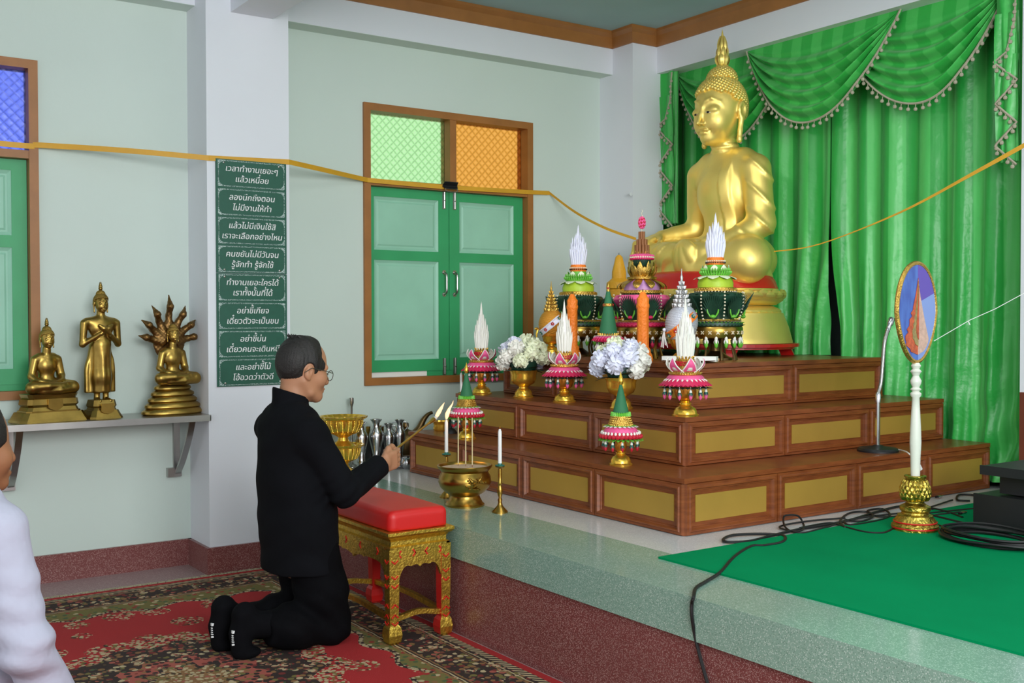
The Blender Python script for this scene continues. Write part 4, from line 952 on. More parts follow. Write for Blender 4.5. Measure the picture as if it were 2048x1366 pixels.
# large tiered offerings
def big_offering(label, c):                     # c: 'green' or 'pink'
    g = c == 'green'; t = thing('tiered_offering', label, 'offering', group='large tiered offerings on the top step')
    def stand(b):
        m = 'bronze' if g else 'brass'; b.lathe([(.095, 0), (.095, .012), (.07, .022), (.03, .05), (.026, .09), (.07, .118), (.135, .13)], m, n=36)
        for j in range(8): a = 2*math.pi*j/8; b.tube([(.13*math.cos(a), .13*math.sin(a), .125), (.105*math.cos(a), .105*math.sin(a), .06), (.12*math.cos(a), .12*math.sin(a), .0)], [.010, .007, .009], m, 6)
    prt(t, 'stand', stand)
    def tray(b):
        b.lathe([(.12, .118), (.143, .124), (.150, .15), (.150, .178), (.146, .184), (.11, .186)], 'brass', n=40)
        for j in range(22):
            a = 2*math.pi*j/22; u = Vector((-math.sin(a), math.cos(a), 0)); n = Vector((math.cos(a), math.sin(a), 0)); p = n*.151+Vector((0, 0, .152))
            for k in (-1, 1): b.obox(p, ((u+Vector((0, 0, k))).normalized(), n.cross((u+Vector((0, 0, k))).normalized()), n), (.012, .0022, .002), 'bead')
    prt(t, 'tray', tray)
    def garland(b):
        b.lathe([(.140, .182), (.152, .190), (.150, .206), (.135, .212)], 'leaf' if g else 'mag', n=36)
        for k, m in enumerate(('leaf', 'leafb') if g else ('mag', 'pink')): ring(b, 40, .138, .186+.012*k, .160-.004*k, .196+.014*k, .016, m, ph=.5*k, nseg=3)
        ring(b, 44, .13, .210, .153, .216, .012, 'cream' if g else 'petw', nseg=3); b.lathe([(.139, .214), (.142, .220), (.139, .226)], 'goldfil', n=36)
    prt(t, 'garland', garland)
    def bowl(b):
        b.lathe([(.10, .222), (.105, .26), (.125, .31), (.150, .335), (.155, .352), (.14, .37), (.11, .376)], 'leaf', n=60, lobes=10, amp=.035)
        if not g: b.lathe([(.120, .29), (.150, .318), (.160, .345), (.145, .370)], 'pink', n=60, lobes=10, amp=.04)
        ring(b, 20, .10, .374, .158, .362, .03, 'leaf' if g else 'pink', bulge=.006, nseg=3); beads(b, 40, .112, .379, .005, 'bead')
    prt(t, 'leaf_bowl', bowl)
    for j in range(8):                          # feathered leaf fans between strings of beads
        a = 2*math.pi*(j+.5)/8; n = Vector((math.cos(a), math.sin(a), 0)); u = Vector((-math.sin(a), math.cos(a), 0)); b = MB()
        for k in range(13):
            q = math.radians(-74+12.3*k); p = n*.118+Vector((0, 0, .228)); e = p+u*(.062*math.sin(q))+n*(.045+.045*abs(math.cos(q)))+Vector((0, 0, .02+.125*abs(math.cos(q))**.7))
            b.tube([p+(e-p)*.2, p.lerp(e, .65), e], [.006, .0065, .0008], 'leaf', 5)
        b.build('leaf_fan', t, ang=60)
        b = MB(); a = 2*math.pi*j/8
        for k in range(9): q = k/8; r = .163-.02*q+.012*math.sin(math.pi*q); b.sphere((r*math.cos(a), r*math.sin(a), .372-.145*q), .0056, 'bead', 6)
        b.build('bead_string', t)
        b = MB(); b.sphere(n*.150+Vector((0, 0, .240)), .016, 'leafb' if g else 'mag', 8, (1, 1, .7))
        for s in (-1, 1): b.tube([n*.15+u*s*.012+Vector((0, 0, .236)), n*.158+u*s*.028+Vector((0, 0, .262)), n*.160+u*s*.034+Vector((0, 0, .30))], [.004, .005, .001], 'leafb', 5)
        b.build('rosette', t)
    if g:
        prt(t, 'gold_ring', lambda b: (b.lathe([(.108, .374), (.116, .38), (.114, .398), (.095, .402)], 'goldfil', n=40), [beads(b, 44, .115, .383+.008*k, .0045, 'goldfil', .5*k) for k in range(2)]))
        prt(t, 'lime_dome', lambda b: b.lathe([(.096, .40), (.098, .425), (.088, .455), (.07, .468)], 'lime', n=48, lobes=30, amp=.008))
        def crown(b):
            ring(b, 9, .06, .468, .118, .445, .062, 'cream', 'leafb', bulge=.012, nseg=6)
            for k in range(2): ring(b, 34, .06-.006*k, .462+.012*k, .086-.008*k, .492+.016*k, .012, 'leafb', ph=.5*k, bulge=.01, nseg=3)
            ring(b, 8, .058, .474, .070, .525, .048, 'cream', 'leafb', ph=.5, bulge=.006, nseg=6); b.lathe([(.055, .465), (.058, .49), (.048, .525), (.04, .53)], 'leafb', n=24)
        prt(t, 'petal_crown', crown)
        def cuff(b):
            b.lathe([(.046, .522), (.052, .532), (.051, .548), (.046, .566), (.038, .57)], 'orange', n=30)
            for k in range(2): beads(b, 26, .052, .538+.009*k, .005, 'bead' if k else 'eye', .5*k)
        prt(t, 'beaded_cuff', cuff)
        def spire(b):
            b.lathe([(.036, .566), (.046, .64), (.03, .69), (.006, .74)], 'wax', n=16)
            for z0, n, r0, r1, L in ((.566, 18, .037, .055, .10), (.575, 16, .034, .048, .13), (.59, 12, .028, .036, .148), (.60, 8, .018, .018, .162), (.61, 4, .005, .003, .20)):
                for j in range(n):
                    a = 2*math.pi*(j+random.random()*.5)/n; l = L*random.uniform(.92, 1.05); p = Vector((r0*math.cos(a), r0*math.sin(a), z0)); q = Vector((r1*math.cos(a), r1*math.sin(a), z0+l)); b.tube([p, p.lerp(q, .7), q], [.0085, .008, .0006], 'bluew', 5)
        prt(t, 'white_spire', spire, ang=50)
    else:
        prt(t, 'gold_ring', lambda b: (b.lathe([(.11, .374), (.124, .38), (.122, .396), (.10, .40)], 'goldfil', n=40), [beads(b, 46, .123, .383+.008*k, .0045, 'goldfil', .5*k) for k in range(2)]))
        prt(t, 'purple_dome', lambda b: b.lathe([(.104, .398), (.106, .415), (.094, .445), (.07, .46)], 'purple', n=40))
        prt(t, 'gold_leaves', lambda b: ring(b, 10, .06, .464, .142, .405, .052, 'goldfil', bulge=.03, nseg=7))
        prt(t, 'gold_crown', lambda b: [b.lathe([(.06, .455), (.085, .462), (.088, .475), (.06, .48)], 'goldfil', n=32)]+[ring(b, 9, .062, .474, .085-.012*k, .535+.03*k, .036, 'goldfil', ph=.5*k, bulge=.008, nseg=6) for k in (0, 1)])
        prt(t, 'dark_cup', lambda b: (b.lathe([(.02, .475), (.03, .53), (.05, .55), (.054, .575), (.04, .58)], 'leaf', n=28), ring(b, 9, .03, .53, .05, .562, .022, 'goldfil', nseg=4)))
        def gar(b):
            b.lathe([(.05, .572), (.066, .580), (.067, .602), (.05, .610)], 'pink', n=32)
            for k in range(3): beads(b, 30, .067, .580+.010*k, .0056, ('mag', 'bead', 'pink')[k], .5*k)
            ring(b, 22, .036, .608, .040, .626, .010, 'goldfil', nseg=3)
        prt(t, 'garland_ring', gar)
        def rolls(b):
            for z0, r, n, L in ((.612, .036, 12, .05), (.645, .025, 9, .05), (.68, .012, 5, .06)):
                for j in range(n): a = 2*math.pi*j/n; b.lathe([(.0085, 0), (.0085, L)], 'brown', (r*math.cos(a), r*math.sin(a), z0), 10)
            b.lathe([(.03, .612), (.02, .66), (.008, .735)], 'brown', n=14)
        prt(t, 'brown_roll_stack', rolls)
        def top(b):
            b.tube([(0, 0, .735), (0, 0, .765)], .002, 'bead', 5)
            for i in range(70):
                z = -1+2*(i+.5)/70; a = i*2.4; r = math.sqrt(1-z*z); b.sphere((.018*r*math.cos(a), .018*r*math.sin(a), .792+.033*z), .0062, 'pink' if i % 3 else 'red', 6)
            b.tube(smooth_path([(0, 0, .824), (.004, 0, .835), (-.004, 0, .845), (.004, 0, .857), (0, 0, .868)], 5), .0018, 'bead', 5)
        prt(t, 'flower_finial', top)
    tassels(t, TS_GRN if g else TS_ROSE, 16, .140, .150); return t
bo = big_offering('tall green tiered offering with white spire on the left end of the top step', 'green'); bo.location = (3.60, 4.583, 1.07); bo.scale = (.87,)*3
clone(bo, 'tall green tiered offering with white spire at the right before the statue pedestal', (3.80, 3.755, 1.07), .3, .88)
bp = big_offering('pink and purple tiered offering with gold crown and brown rolls before the Buddha knee', 'pink'); bp.location = (3.62, 4.09, 1.07); bp.scale = (.865,)*3
# vases of artificial flowers
def flower(m, r):
    b = MB(); N = 60
    for i in range(N):
        z = 1-2*(i+.5)/N; a = i*2.39996; q = math.sqrt(1-z*z); n = Vector((q*math.cos(a), q*math.sin(a), z)); u = n.orthogonal().normalized(); u.rotate(Matrix.Rotation(random.random()*6.28, 3, n)); v = n.cross(u)
        w = r*.21; h = r*random.uniform(.94, 1.08); c = n*r*.55; vs = [c-u*w*.5, c+u*w*.5, n*h*.95+u*w+v*w*.35, n*h+v*w*random.uniform(.1, .5), n*h*.95-u*w+v*w*.35]
        b.add(vs, [(0, 1, 2, 3, 4)], m); b.add([p-n*.0012 for p in vs], [(4, 3, 2, 1, 0)], m)
    b.sphere((0, 0, 0), r*.8, m, 10); o = b.build('flower_head', ang=180); me = o.data; bpy.data.objects.remove(o); return me
FM = [flower('cream', .046), flower('bluew', .046), flower('petw', .044)]
def bouquet(label):
    t = thing('flower_vase', label, 'vase', group='gold vases of white pompom flowers')
    prt(t, 'vase', lambda b: b.lathe([(.052, 0), (.053, .006), (.046, .012), (.044, .028), (.034, .042), (.024, .048), (.024, .056), (.030, .060), (.056, .075), (.066, .098), (.066, .118), (.072, .138), (.074, .142), (.066, .142), (.058, .118), (.0, .10)], 'goldshine', n=36, lobes=18, amp=.012))
    pos = []
    for i in range(15):
        z = 1-1.12*(i+.4)/15; a = i*2.4+.3; q = math.sqrt(max(0, 1-z*z)); pos.append((.106*q*math.cos(a), .106*q*math.sin(a), .188+.100*z))
    for i, p in enumerate(pos):
        o = bpy.data.objects.new('flower_head', FM[(0, 1, 0, 1, 2)[i % 5]]); COL.objects.link(o); o.parent = t; o.location = p; o.rotation_euler = (random.random()*6, random.random()*6, random.random()*6); o.scale = (random.uniform(.9, 1.1),)*3
    b = MB(); b.sphere((0, 0, .185), .075, 'leaf', 12)
    for j in range(12): b.petal((0, 0, 0), 2*math.pi*j/12, .02, .15, random.uniform(.11, .145), random.uniform(.12, .19), .05, 'leaf', bulge=.01, nseg=4)
    b.build('leaves', t); return t
bq = bouquet('gold vase of white and cream pompom flowers left of the middle white spired offering'); bq.location = (3.213, 4.55, .864)
c = clone(bq, 'gold vase of white and cream pompom flowers behind the green cone on the front step', (3.165, 3.715, .864), 2.2)
# beaded eggs
def egg(label, body, fil, band, rz, tas):
    t = thing('beaded_ornament', label, 'ornament', group='beaded eggs with spires on gold pedestals')
    prt(t, 'pedestal', lambda b: b.lathe([(.045, 0), (.045, .008), (.040, .018), (.028, .03), (.018, .038), (.018, .044), (.03, .05), (.042, .062), (.046, .082), (.050, .088), (.044, .09)], 'goldshine', n=30, lobes=14, amp=.015))
    tilt = Matrix.Rotation(math.radians(12), 3, Vector((.57, .82, 0)))
    def eg(b):
        b.sphere((0, 0, .155), .066, body, 32, (1, 1, 1.18), tilt)
        for k in range(22):
            th = math.radians(-80+7.3*k); rr = .0662*math.cos(th); z = .078*math.sin(th); b.tube([Vector((0, 0, .155))+tilt@Vector((rr*math.cos(a*math.pi/14), rr*math.sin(a*math.pi/14), z)) for a in range(28)], .0016, body, 4, closed=True)
    prt(t, 'egg', eg)
    def bd(b):
        R = Matrix.Rotation(math.radians(-40), 3, Vector((.57, .82, 0))); P = [Vector((0, 0, .15))+R@Vector((.0705*math.cos(a*math.pi/18), .0705*math.sin(a*math.pi/18), 0)) for a in range(36)]
        n = R@Vector((0, 0, 1)); b.tube([p+n*.012 for p in P], .004, band, 6, closed=True); b.tube([p-n*.012 for p in P], .004, band, 6, closed=True)
        vs = [p+n*s*.012 for p in P for s in (-1, 1)]; b.add(vs, [(2*i, 2*((i+1) % 36), 2*((i+1) % 36)+1, 2*i+1) for i in range(36)], band)
        for j in range(9):
            p = P[j*4]; d = (p-Vector((0, 0, .15))).normalized()
            for q in range(5): a = q*1.257; u = d.cross(n); b.sphere(p+d*.002+(u*math.cos(a)+n*math.sin(a))*.006, .004, ('red', 'teal', 'red')[j % 3], 6)
            b.sphere(p+d*.005, .003, 'bead', 6)
    prt(t, 'jewelled_band', bd)
    def sp(b):
        for k in range(6):
            r = .036-.0055*k; z = .218+.018*k; b.lathe([(r, z), (r+.002, z+.004), (r-.003, z+.017)], fil, n=24, lobes=12, amp=.05); ring(b, 14, r-.001, z+.003, r+.001, z+.018, .010, fil, nseg=3)
        b.lathe([(.008, .322), (.005, .335), (.007, .342), (.003, .352), (.001, .378)], fil, n=12)
    prt(t, 'spire', sp)
    def ts(b):
        p = Vector((-.058, .04, .128)); 
        if tas == 'gold': b.tube([p, p+Vector((-.008, 0, -.03)), p+Vector((-.006, 0, -.07))], [.006, .005, .003], 'goldshine', 8); b.lathe([(.002, 0), (.006, .006), (.013, .01), (.001, .018)], 'goldshine', p+Vector((-.006, 0, -.078)), 12); b.sphere(p+Vector((-.008, 0, 0)), .010, 'goldshine', 8, (1.4, .8, .8))
        else:
            for k in range(9): b.tube([p, p+Vector((-.004, .002*(k-4), -.03)), p+Vector((random.uniform(-.01, .006), .005*(k-4), random.uniform(-.075, -.06)))], .0016, 'wax', 5)
            b.sphere(p, .008, 'bluew', 8)
    prt(t, 'tassel', ts)
    t.rotation_euler = (0, 0, rz); return t
MT['goldbead'] = gold('gold_beadwork', (214, 150, 50), .42, 260, .8, .004); MT['silbead'] = gold('silver_beadwork', (206, 208, 220), .42, 260, .8, .004)
for m in ('goldbead', 'silbead'): MT[m].node_tree.nodes['Principled BSDF'].inputs['Metallic'].default_value = .4
e = egg('gold beaded egg with white jewelled sash on a small block near the left orange candle', 'goldbead', 'goldfil', 'bluew', 0, 'gold'); e.location = (3.385, 4.54, 1.092)
e2 = egg('silver beaded egg with golden jewelled sash between the two right tiered offerings', 'silbead', 'silfil', 'orange', 0, 'white'); e2.location = (3.56, 3.74, 1.07); e2.scale = (1.16,)*3
b = MB(); b.box((-.046, -.075, 0), (.07, .075, .022), 'orange'); tag(b.build('plinth_block', loc=(3.385, 4.54, 1.07), smooth=False), 'small orange wooden block under the gold beaded egg', 'block')
# carved candles
def big_candle(label, loc, m, H, r, square=False):
    t = thing('carved_candle', label, 'candle', loc, group='carved wax candles on the top step'); n = 8 if not square else 6; k = H/.36
    prof = [(r*1.2, 0), (r*1.25, .02*k), (r*1.1, .03*k), (r*1.1, .10*k), (r*1.2, .105*k), (r*1.05, .12*k), (r*1.05, .17*k), (r*1.12, .175*k), (r*.98, .19*k), (r*.98, .235*k), (r*1.1, .24*k), (r*1.05, .26*k), (r*.62, .275*k), (r*.60, .30*k), (r*.42, .33*k), (r*.3, .352*k), (r*.12, .36*k)] if square else [(r*1.7, 0), (r*1.75, .012*k), (r*1.6, .03*k), (r*1.35, .045*k), (r*1.3, .06*k), (r*1.02, .072*k), (r, .09*k), (r*1.0, .27*k), (r*1.12, .28*k), (r*1.12, .292*k), (r*1.0, .30*k), (r*1.05, .325*k), (r*.8, .332*k), (r*.55, .35*k), (r*.3, .36*k)]
    prt(t, 'body', lambda b: b.lathe(prof, m, n=24, lobes=n, amp=.04))
    prt(t, 'wick', lambda b: b.tube([(0, 0, H-.002), (0, 0, H+.012)], .002, 'eye', 6)); return t
big_candle('orange carved wax candle beside the gold beaded egg', (3.405, 4.385, 1.07), 'orange', .33, .026)
big_candle('orange carved wax candle before the pink tiered offering', (3.405, 3.84, 1.07), 'orange', .33, .027)
big_candle('large yellow carved candle standing behind the pink offering by the Buddha knee', (3.93, 4.633, 1.07), 'yellow', .56, .066, True)
# tray with white box, green dish
t = thing('plate', 'flat silver plate holding a white paper box on the top step', 'plate', (3.62, 3.74, 1.07))
prt(t, 'dish', lambda b: b.lathe([(.05, 0), (.06, .002), (.125, .010), (.127, .013), (.06, .006), (0, .005)], 'silver', n=36))
t.location = (3.465, 3.585, 1.07)
b = MB(); b.obox((0, 0, .0125), ((.57, -.82, 0), (.82, .57, 0), (0, 0, 1)), (.125, .028, .0115), 'paper'); tag(b.build('paper_box', loc=(3.465, 3.585, 1.0755), smooth=False), 'long white paper box lying on the silver plate on the top step', 'box')
b = MB(); b.lathe([(.03, 0), (.03, .006), (.02, .012), (.055, .028), (.064, .04), (.060, .04), (.05, .03), (0, .018)], 'greenglass', n=30); tag(b.build('dish', loc=(3.83, 3.97, 1.07)), 'small green glass dish behind the white paper box on the top step', 'dish')
# incense burner with sticks, candlesticks and candles
bu = thing('incense_burner', 'wide brass incense burner with three tall incense sticks on the green platform edge', 'incense burner', (2.545, 4.06, PZ)); k = 1.0
prt(bu, 'bowl', lambda b: b.lathe([(.087, 0), (.088, .008), (.080, .014), (.072, .03), (.066, .042), (.066, .048), (.088, .062), (.110, .085), (.119, .108), (.116, .132), (.106, .148), (.104, .154), (.110, .160), (.121, .172), (.123, .180), (.120, .183), (.114, .180), (.107, .168), (.0, .166)], 'brass', n=48))
prt(bu, 'ash', lambda b: b.lathe([(.110, .170), (.08, .172), (.03, .176), (0, .175)], 'sand', n=32))
def mask(b):
    a0 = math.atan2(-.82, -.12)
    for i in range(46):
        a = a0+random.gauss(0, .14); z = .112+random.gauss(0, .014); r = .119; b.sphere((r*math.cos(a), r*math.sin(a), z), random.uniform(.004, .008), 'brass', 6, (1, 1, .7))
    for s in (-1, 1): P = [(.121*math.cos(a0+s*(.10+.16*q)), .121*math.sin(a0+s*(.10+.16*q)), .124+.018*q*q) for q in (0, .3, .6, 1)]; b.tube(P, [.006, .006, .005, .002], 'brass', 6)
prt(bu, 'dragon_relief', mask)
for i, (dx, dy) in enumerate(((-.012, .02), (.004, .0), (.012, -.025))):
    b = MB(); b.tube([(0, 0, .155), (random.uniform(-.003, .003), random.uniform(-.003, .003), .365)], .0028, 'stick', 6); b.tube([(0, 0, .145), (0, 0, .20)], .0016, 'brown', 6)
    tag(b.build('incense_stick', loc=(2.545+dx*1.2, 4.06+dy*1.6, PZ+.03)), 'pale incense stick standing in the ash of the brass burner, %s' % ('leftmost of three', 'middle of three', 'rightmost of three')[i], 'incense stick', 'incense sticks in the brass burner')
def candlestick(label, loc):
    t = thing('candlestick', label, 'candlestick', loc, group='brass candlesticks beside the burner')
    prt(t, 'stick', lambda b: b.lathe([(.034, 0), (.034, .006), (.026, .014), (.012, .03), (.008, .045), (.010, .055), (.006, .065), (.012, .085), (.013, .10), (.007, .118), (.011, .124), (.007, .13), (.009, .16), (.007, .19), (.020, .197), (.021, .201), (.012, .203)], 'brass', n=24))
    prt(t, 'drip_pan', lambda b: b.lathe([(.012, .198), (.0205, .2015), (.021, .205), (.010, .207), (.009, .213)], 'teal', n=22)); return t
candlestick('brass candlestick right of the incense burner', (2.574, 3.822, PZ)); candlestick('brass candlestick half hidden left of the incense burner', (2.588, 4.289, PZ))
def candle(label, loc, H, r=.0085, lit=False):
    t = thing('candle', label, 'candle', loc, group='slim white candles')
    prt(t, 'wax', lambda b: b.lathe([(r*.95, 0), (r, .01), (r*.95, H-.012), (r*.5, H), (0, H)], 'wax', n=14)); prt(t, 'wick', lambda b: b.tube([(0, 0, H-.004), (.001, 0, H+.012)], .0012, 'eye' if lit else 'amber', 5)); return t
candle('slim white unlit candle on the right brass candlestick', (2.574, 3.822, PZ+.205), .155)
cl = candle('slim white burning candle on the left brass candlestick', (2.588, 4.289, PZ+.205), .158, lit=True)
b = MB(); b.lathe([(.003, 0), (.009, .014), (.0105, .028), (.007, .05), (.003, .075), (.0005, .09)], 'flame', n=14)
vs = [Vector(v) for v in b.v]; b.v = [(v.x+.16*v.z, v.y-.28*v.z+.02*math.sin(v.z*60)*v.z*10, v.z) for v in vs]; o = b.build('flame', cl, loc=(0, 0, .160))
lt = bpy.data.lights.new('candle_glow', 'POINT'); lt.energy = .5; lt.color = (1, .5, .22); lt.shadow_soft_size = .02; lo = bpy.data.objects.new('candle_glow', lt); COL.objects.link(lo); lo.location = (2.60, 4.27, PZ+.42)
candle('slim white candle on a small holder at the left end of the middle step', (3.118, 5.008, .872), .105, .0075)
b = MB(); b.lathe([(.02, 0), (.02, .003), (.009, .006), (.009, .009)], 'brass', n=16); tag(b.build('candle_holder', loc=(3.118, 5.008, .864)), 'tiny brass holder under the white candle on the middle step', 'candle holder')
# left platform: gold bowls, silver vases, bronze kettle
def phan(label, loc, R, H):
    t = thing('offering_bowl', label, 'bowl', loc, group='gold fluted pedestal bowls')
    prt(t, 'foot', lambda b: b.lathe([(R*.62, 0), (R*.64, .01), (R*.5, H*.14), (R*.26, H*.24), (R*.22, H*.34), (R*.42, H*.42)], 'goldshine', n=36))
    def bowl(b):
        b.lathe([(R*.42, H*.42), (R*.72, H*.50), (R*.86, H*.66), (R*.90, H*.88), (R*1.08, H*.96), (R*1.10, H), (R*1.02, H), (R*.84, H*.9), (R*.78, H*.66), (0, H*.56)], 'goldshine', n=80, lobes=20, amp=.03)
        for j in range(20):
            a = 2*math.pi*(j+.5)/20
            for k in range(8): q = k/7; r = R*(.74+.16*min(1, q*1.5)); b.sphere((r*math.cos(a)*1.0, r*math.sin(a), H*(.53+.33*q)), R*.022, 'goldshine', 5)
    prt(t, 'bowl', bowl); return t
vy = 5.335
def vx(u, y=vy): q = at(u, 800, y=y); return q.x
phan('large gold fluted bowl standing on the platform behind the man shoulder', (vx(688, 5.28), 5.28, PZ), .098, .160)
phan('gold fluted bowl stacked on top of another bowl behind the man', (vx(686, 5.28), 5.28, PZ+.137), .118, .175)
tr = thing('tray', 'flat silver tray under the four silver vases', 'tray', (vx(770), vy, PZ)); prt(tr, 'plate', lambda b: (b.box((-.32, -.09, 0), (.20, .10, .006), 'silver'), b.box((-.32, -.09, .006), (.20, -.084, .013), 'silver')), smooth=False)
def svase(label, u, y, H, R, handles=False):
    t = thing('vase', label, 'vase', (vx(u, y), y, PZ+.006), group='silver vases on the tray'); s = H/.26
    prt(t, 'body', lambda b: b.lathe([(R*.9, 0), (R*.92, .012*s), (R*.7, .02*s), (R*.55, .034*s), (R*.62, .044*s), (R*.5, .052*s), (R*.55, .062*s), (R*.48, .07*s), (R*.7, .105*s), (R*.95, .15*s), (R, .178*s), (R*.86, .198*s), (R*.5, .215*s), (R*.44, .232*s), (R*.55, .245*s), (R*.8, .256*s), (R*.84, .26*s), (R*.7, .258*s), (R*.35, .23*s), (0, .2*s)], 'silver', n=32, lobes=8 if not handles else 0, amp=.015))
    if handles:
        for sg in (-1, 1): prt(t, 'handle', lambda b: b.tube(smooth_path([(sg*R*.8, -sg*.3*R, .196*s), (sg*R*1.25, -sg*.5*R, .215*s), (sg*R*1.1, -sg*.45*R, .242*s), (sg*R*.55, -sg*.2*R, .246*s)], 5), R*.12, 'silver', 7))
    return t
svase('tall dull silver vase nearest the gold bowls', 722, 5.33, .263, .038); svase('tall silver vase, second from the gold bowls', 752, 5.33, .272, .040)
svase('shorter shiny silver vase with ear handles, second from the altar', 777, 5.33, .245, .032, True); svase('shiny silver vase with ear handles nearest the altar', 799, 5.33, .262, .033, True)
def pole(label, u, y, H, mm):
    t = thing('candlestick', label, 'candlestick', (vx(u, y), y, PZ), group='metal candle poles by the wall'); prt(t, 'pole', lambda b: b.lathe([(.045, 0), (.045, .008), (.012, .02), (.006, .03), (.006, H-.05), (.009, H-.04), (.0125, H-.03), (.0125, H), (.009, H), (.009, H-.02), (0, H-.02)], mm, n=16)); return t
pole('tall grey metal candle pole rising behind the gold bowls', 703, 5.47, .392, 'steel'); pole('short brass candle pole between the two tall silver vases', 736, 5.47, .225, 'brass'); pole('short brass candle pole behind the shorter silver vases', 763, 5.47, .225, 'brass')
for u, lab in ((741, 'dark glass bottle between the two tall silver vases'), (766, 'dark glass bottle behind the tall silver vase with a wide lip'), (787, 'dark glass bottle between the two ear handled vases')):
    b = MB(); b.lathe([(.03, 0), (.032, .01), (.032, .12), (.014, .155), (.012, .185), (.0, .185)], 'black', n=18); tag(b.build('bottle', loc=(vx(u, 5.45), 5.45, PZ)), lab, 'bottle', 'dark bottles behind the silver vases')
kt = thing('kettle', 'dark bronze kettle with long curved spout behind the silver vases', 'kettle', (vx(812, 5.45), 5.455, PZ)); ko = Vector(kt.location)
prt(kt, 'pot', lambda b: b.lathe([(.05, 0), (.07, .03), (.078, .09), (.07, .15), (.045, .185), (.02, .195), (.012, .2), (.012, .205), (.018, .212), (.018, .228), (.014, .235), (0, .235)], 'bronze', n=28))
prt(kt, 'spout', lambda b: b.tube(smooth_path([Vector((.05, -.01, .13))]+[at(u, v, y=5.44)-ko for u, v in ((826, 872), (838, 858), (847, 840), (856, 829), (864, 825))], 6), [.03-.02*min(1, i/26) for i in range(31)], 'bronze', 10))
b = MB(); b.lathe([(.02, 0), (.034, .012), (.038, .035), (.030, .058), (.018, .066), (.022, .074), (.015, .074)], 'silver', n=26); tag(b.build('pot', loc=(vx(813, 5.25), 5.25, PZ)), 'small round silver pot beside the left end of the altar', 'pot')
b = MB(); b.lathe([(.046, 0), (.050, .01), (.047, .03), (.052, .048), (.054, .052), (.046, .052), (.04, .02), (0, .015)], 'goldshine', n=40, lobes=12, amp=.05); tag(b.build('bowl', loc=(3.03, 5.06, .661)), 'small crumpled gold bowl at the left end of the lowest step', 'bowl')
b = MB(); b.lathe([(.036, 0), (.036, .006), (.024, .022), (.010, .03), (.008, .07), (.013, .08), (.008, .09), (.008, .10), (.014, .105), (.012, .112)], 'black', n=24); tag(b.build('candlestick', loc=(2.985, 4.905, .661)), 'dark metal candlestick between the gold bowl and the green cone on the lowest step', 'candlestick')
# ================================================================== statues
def head_sdf(P, c, s=1.0, face=True):                 # Buddha head: forward +y
    q = (P-np.array(c, float))/s; x, y, z = q.T; ax = np.abs(x); A = np.stack([ax, y, z], 1)
    d = ell(q, (0, .0, .055), (.132, .150, .165)); d = smin(d, ell(q, (0, .035, -.04), (.112, .115, .135)), .04)
    d = smin(d, ell(q, (0, .098, -.136), (.045, .042, .04)), .03)                        # chin
    d = smin(d, ell(A, (.055, .085, -.045), (.045, .045, .055)), .04)                       # cheeks
    if face:
        d = smax(d, -ell(A, (.058, .172, .026), (.046, .030, .036)), .016)
        d = smin(d, ell(A, (.056, .120, .014), (.043, .0265, .026)), .007)
        d = smin(d, chain(A, [(.010, .147, .036), (.030, .147, .066), (.062, .134, .078), (.094, .103, .058), (.108, .078, .026)], [.008, .008, .0075, .006, .003]), .008)
        d = smin(d, chain(A, [(.0, .146, .04), (.0, .160, -.01), (.0, .182, -.060)], [.011, .011, .0125]), .012)
        d = smin(d, ell(A, (.015, .158, -.063), (.012, .016, .009)), .007)
        d = smin(d, ell(A, (.015, .142, -.0965), (.024, .017, .0075)), .004); d = smin(d, ell(q, (0, .139, -.1125), (.027, .017, .0085)), .004)
        d = smax(d, -ell(A, (.043, .128, -.101), (.006, .010, .005)), .008)
    ear = smin(ell(A, (.142, -.03, .015), (.016, .036, .055)), chain(A, [(.142, -.022, -.03), (.140, -.014, -.10), (.138, -.010, -.155)], [.016, .014, .017]), .015)
    ear = smax(ear, -ell(A, (.160, -.026, .018), (.016, .020, .036)), .006); ear = smax(ear, -cap(A, (.156, -.012, -.06), (.156, -.006, -.13), .006), .005)
    return smin(d, ear, .008)*s
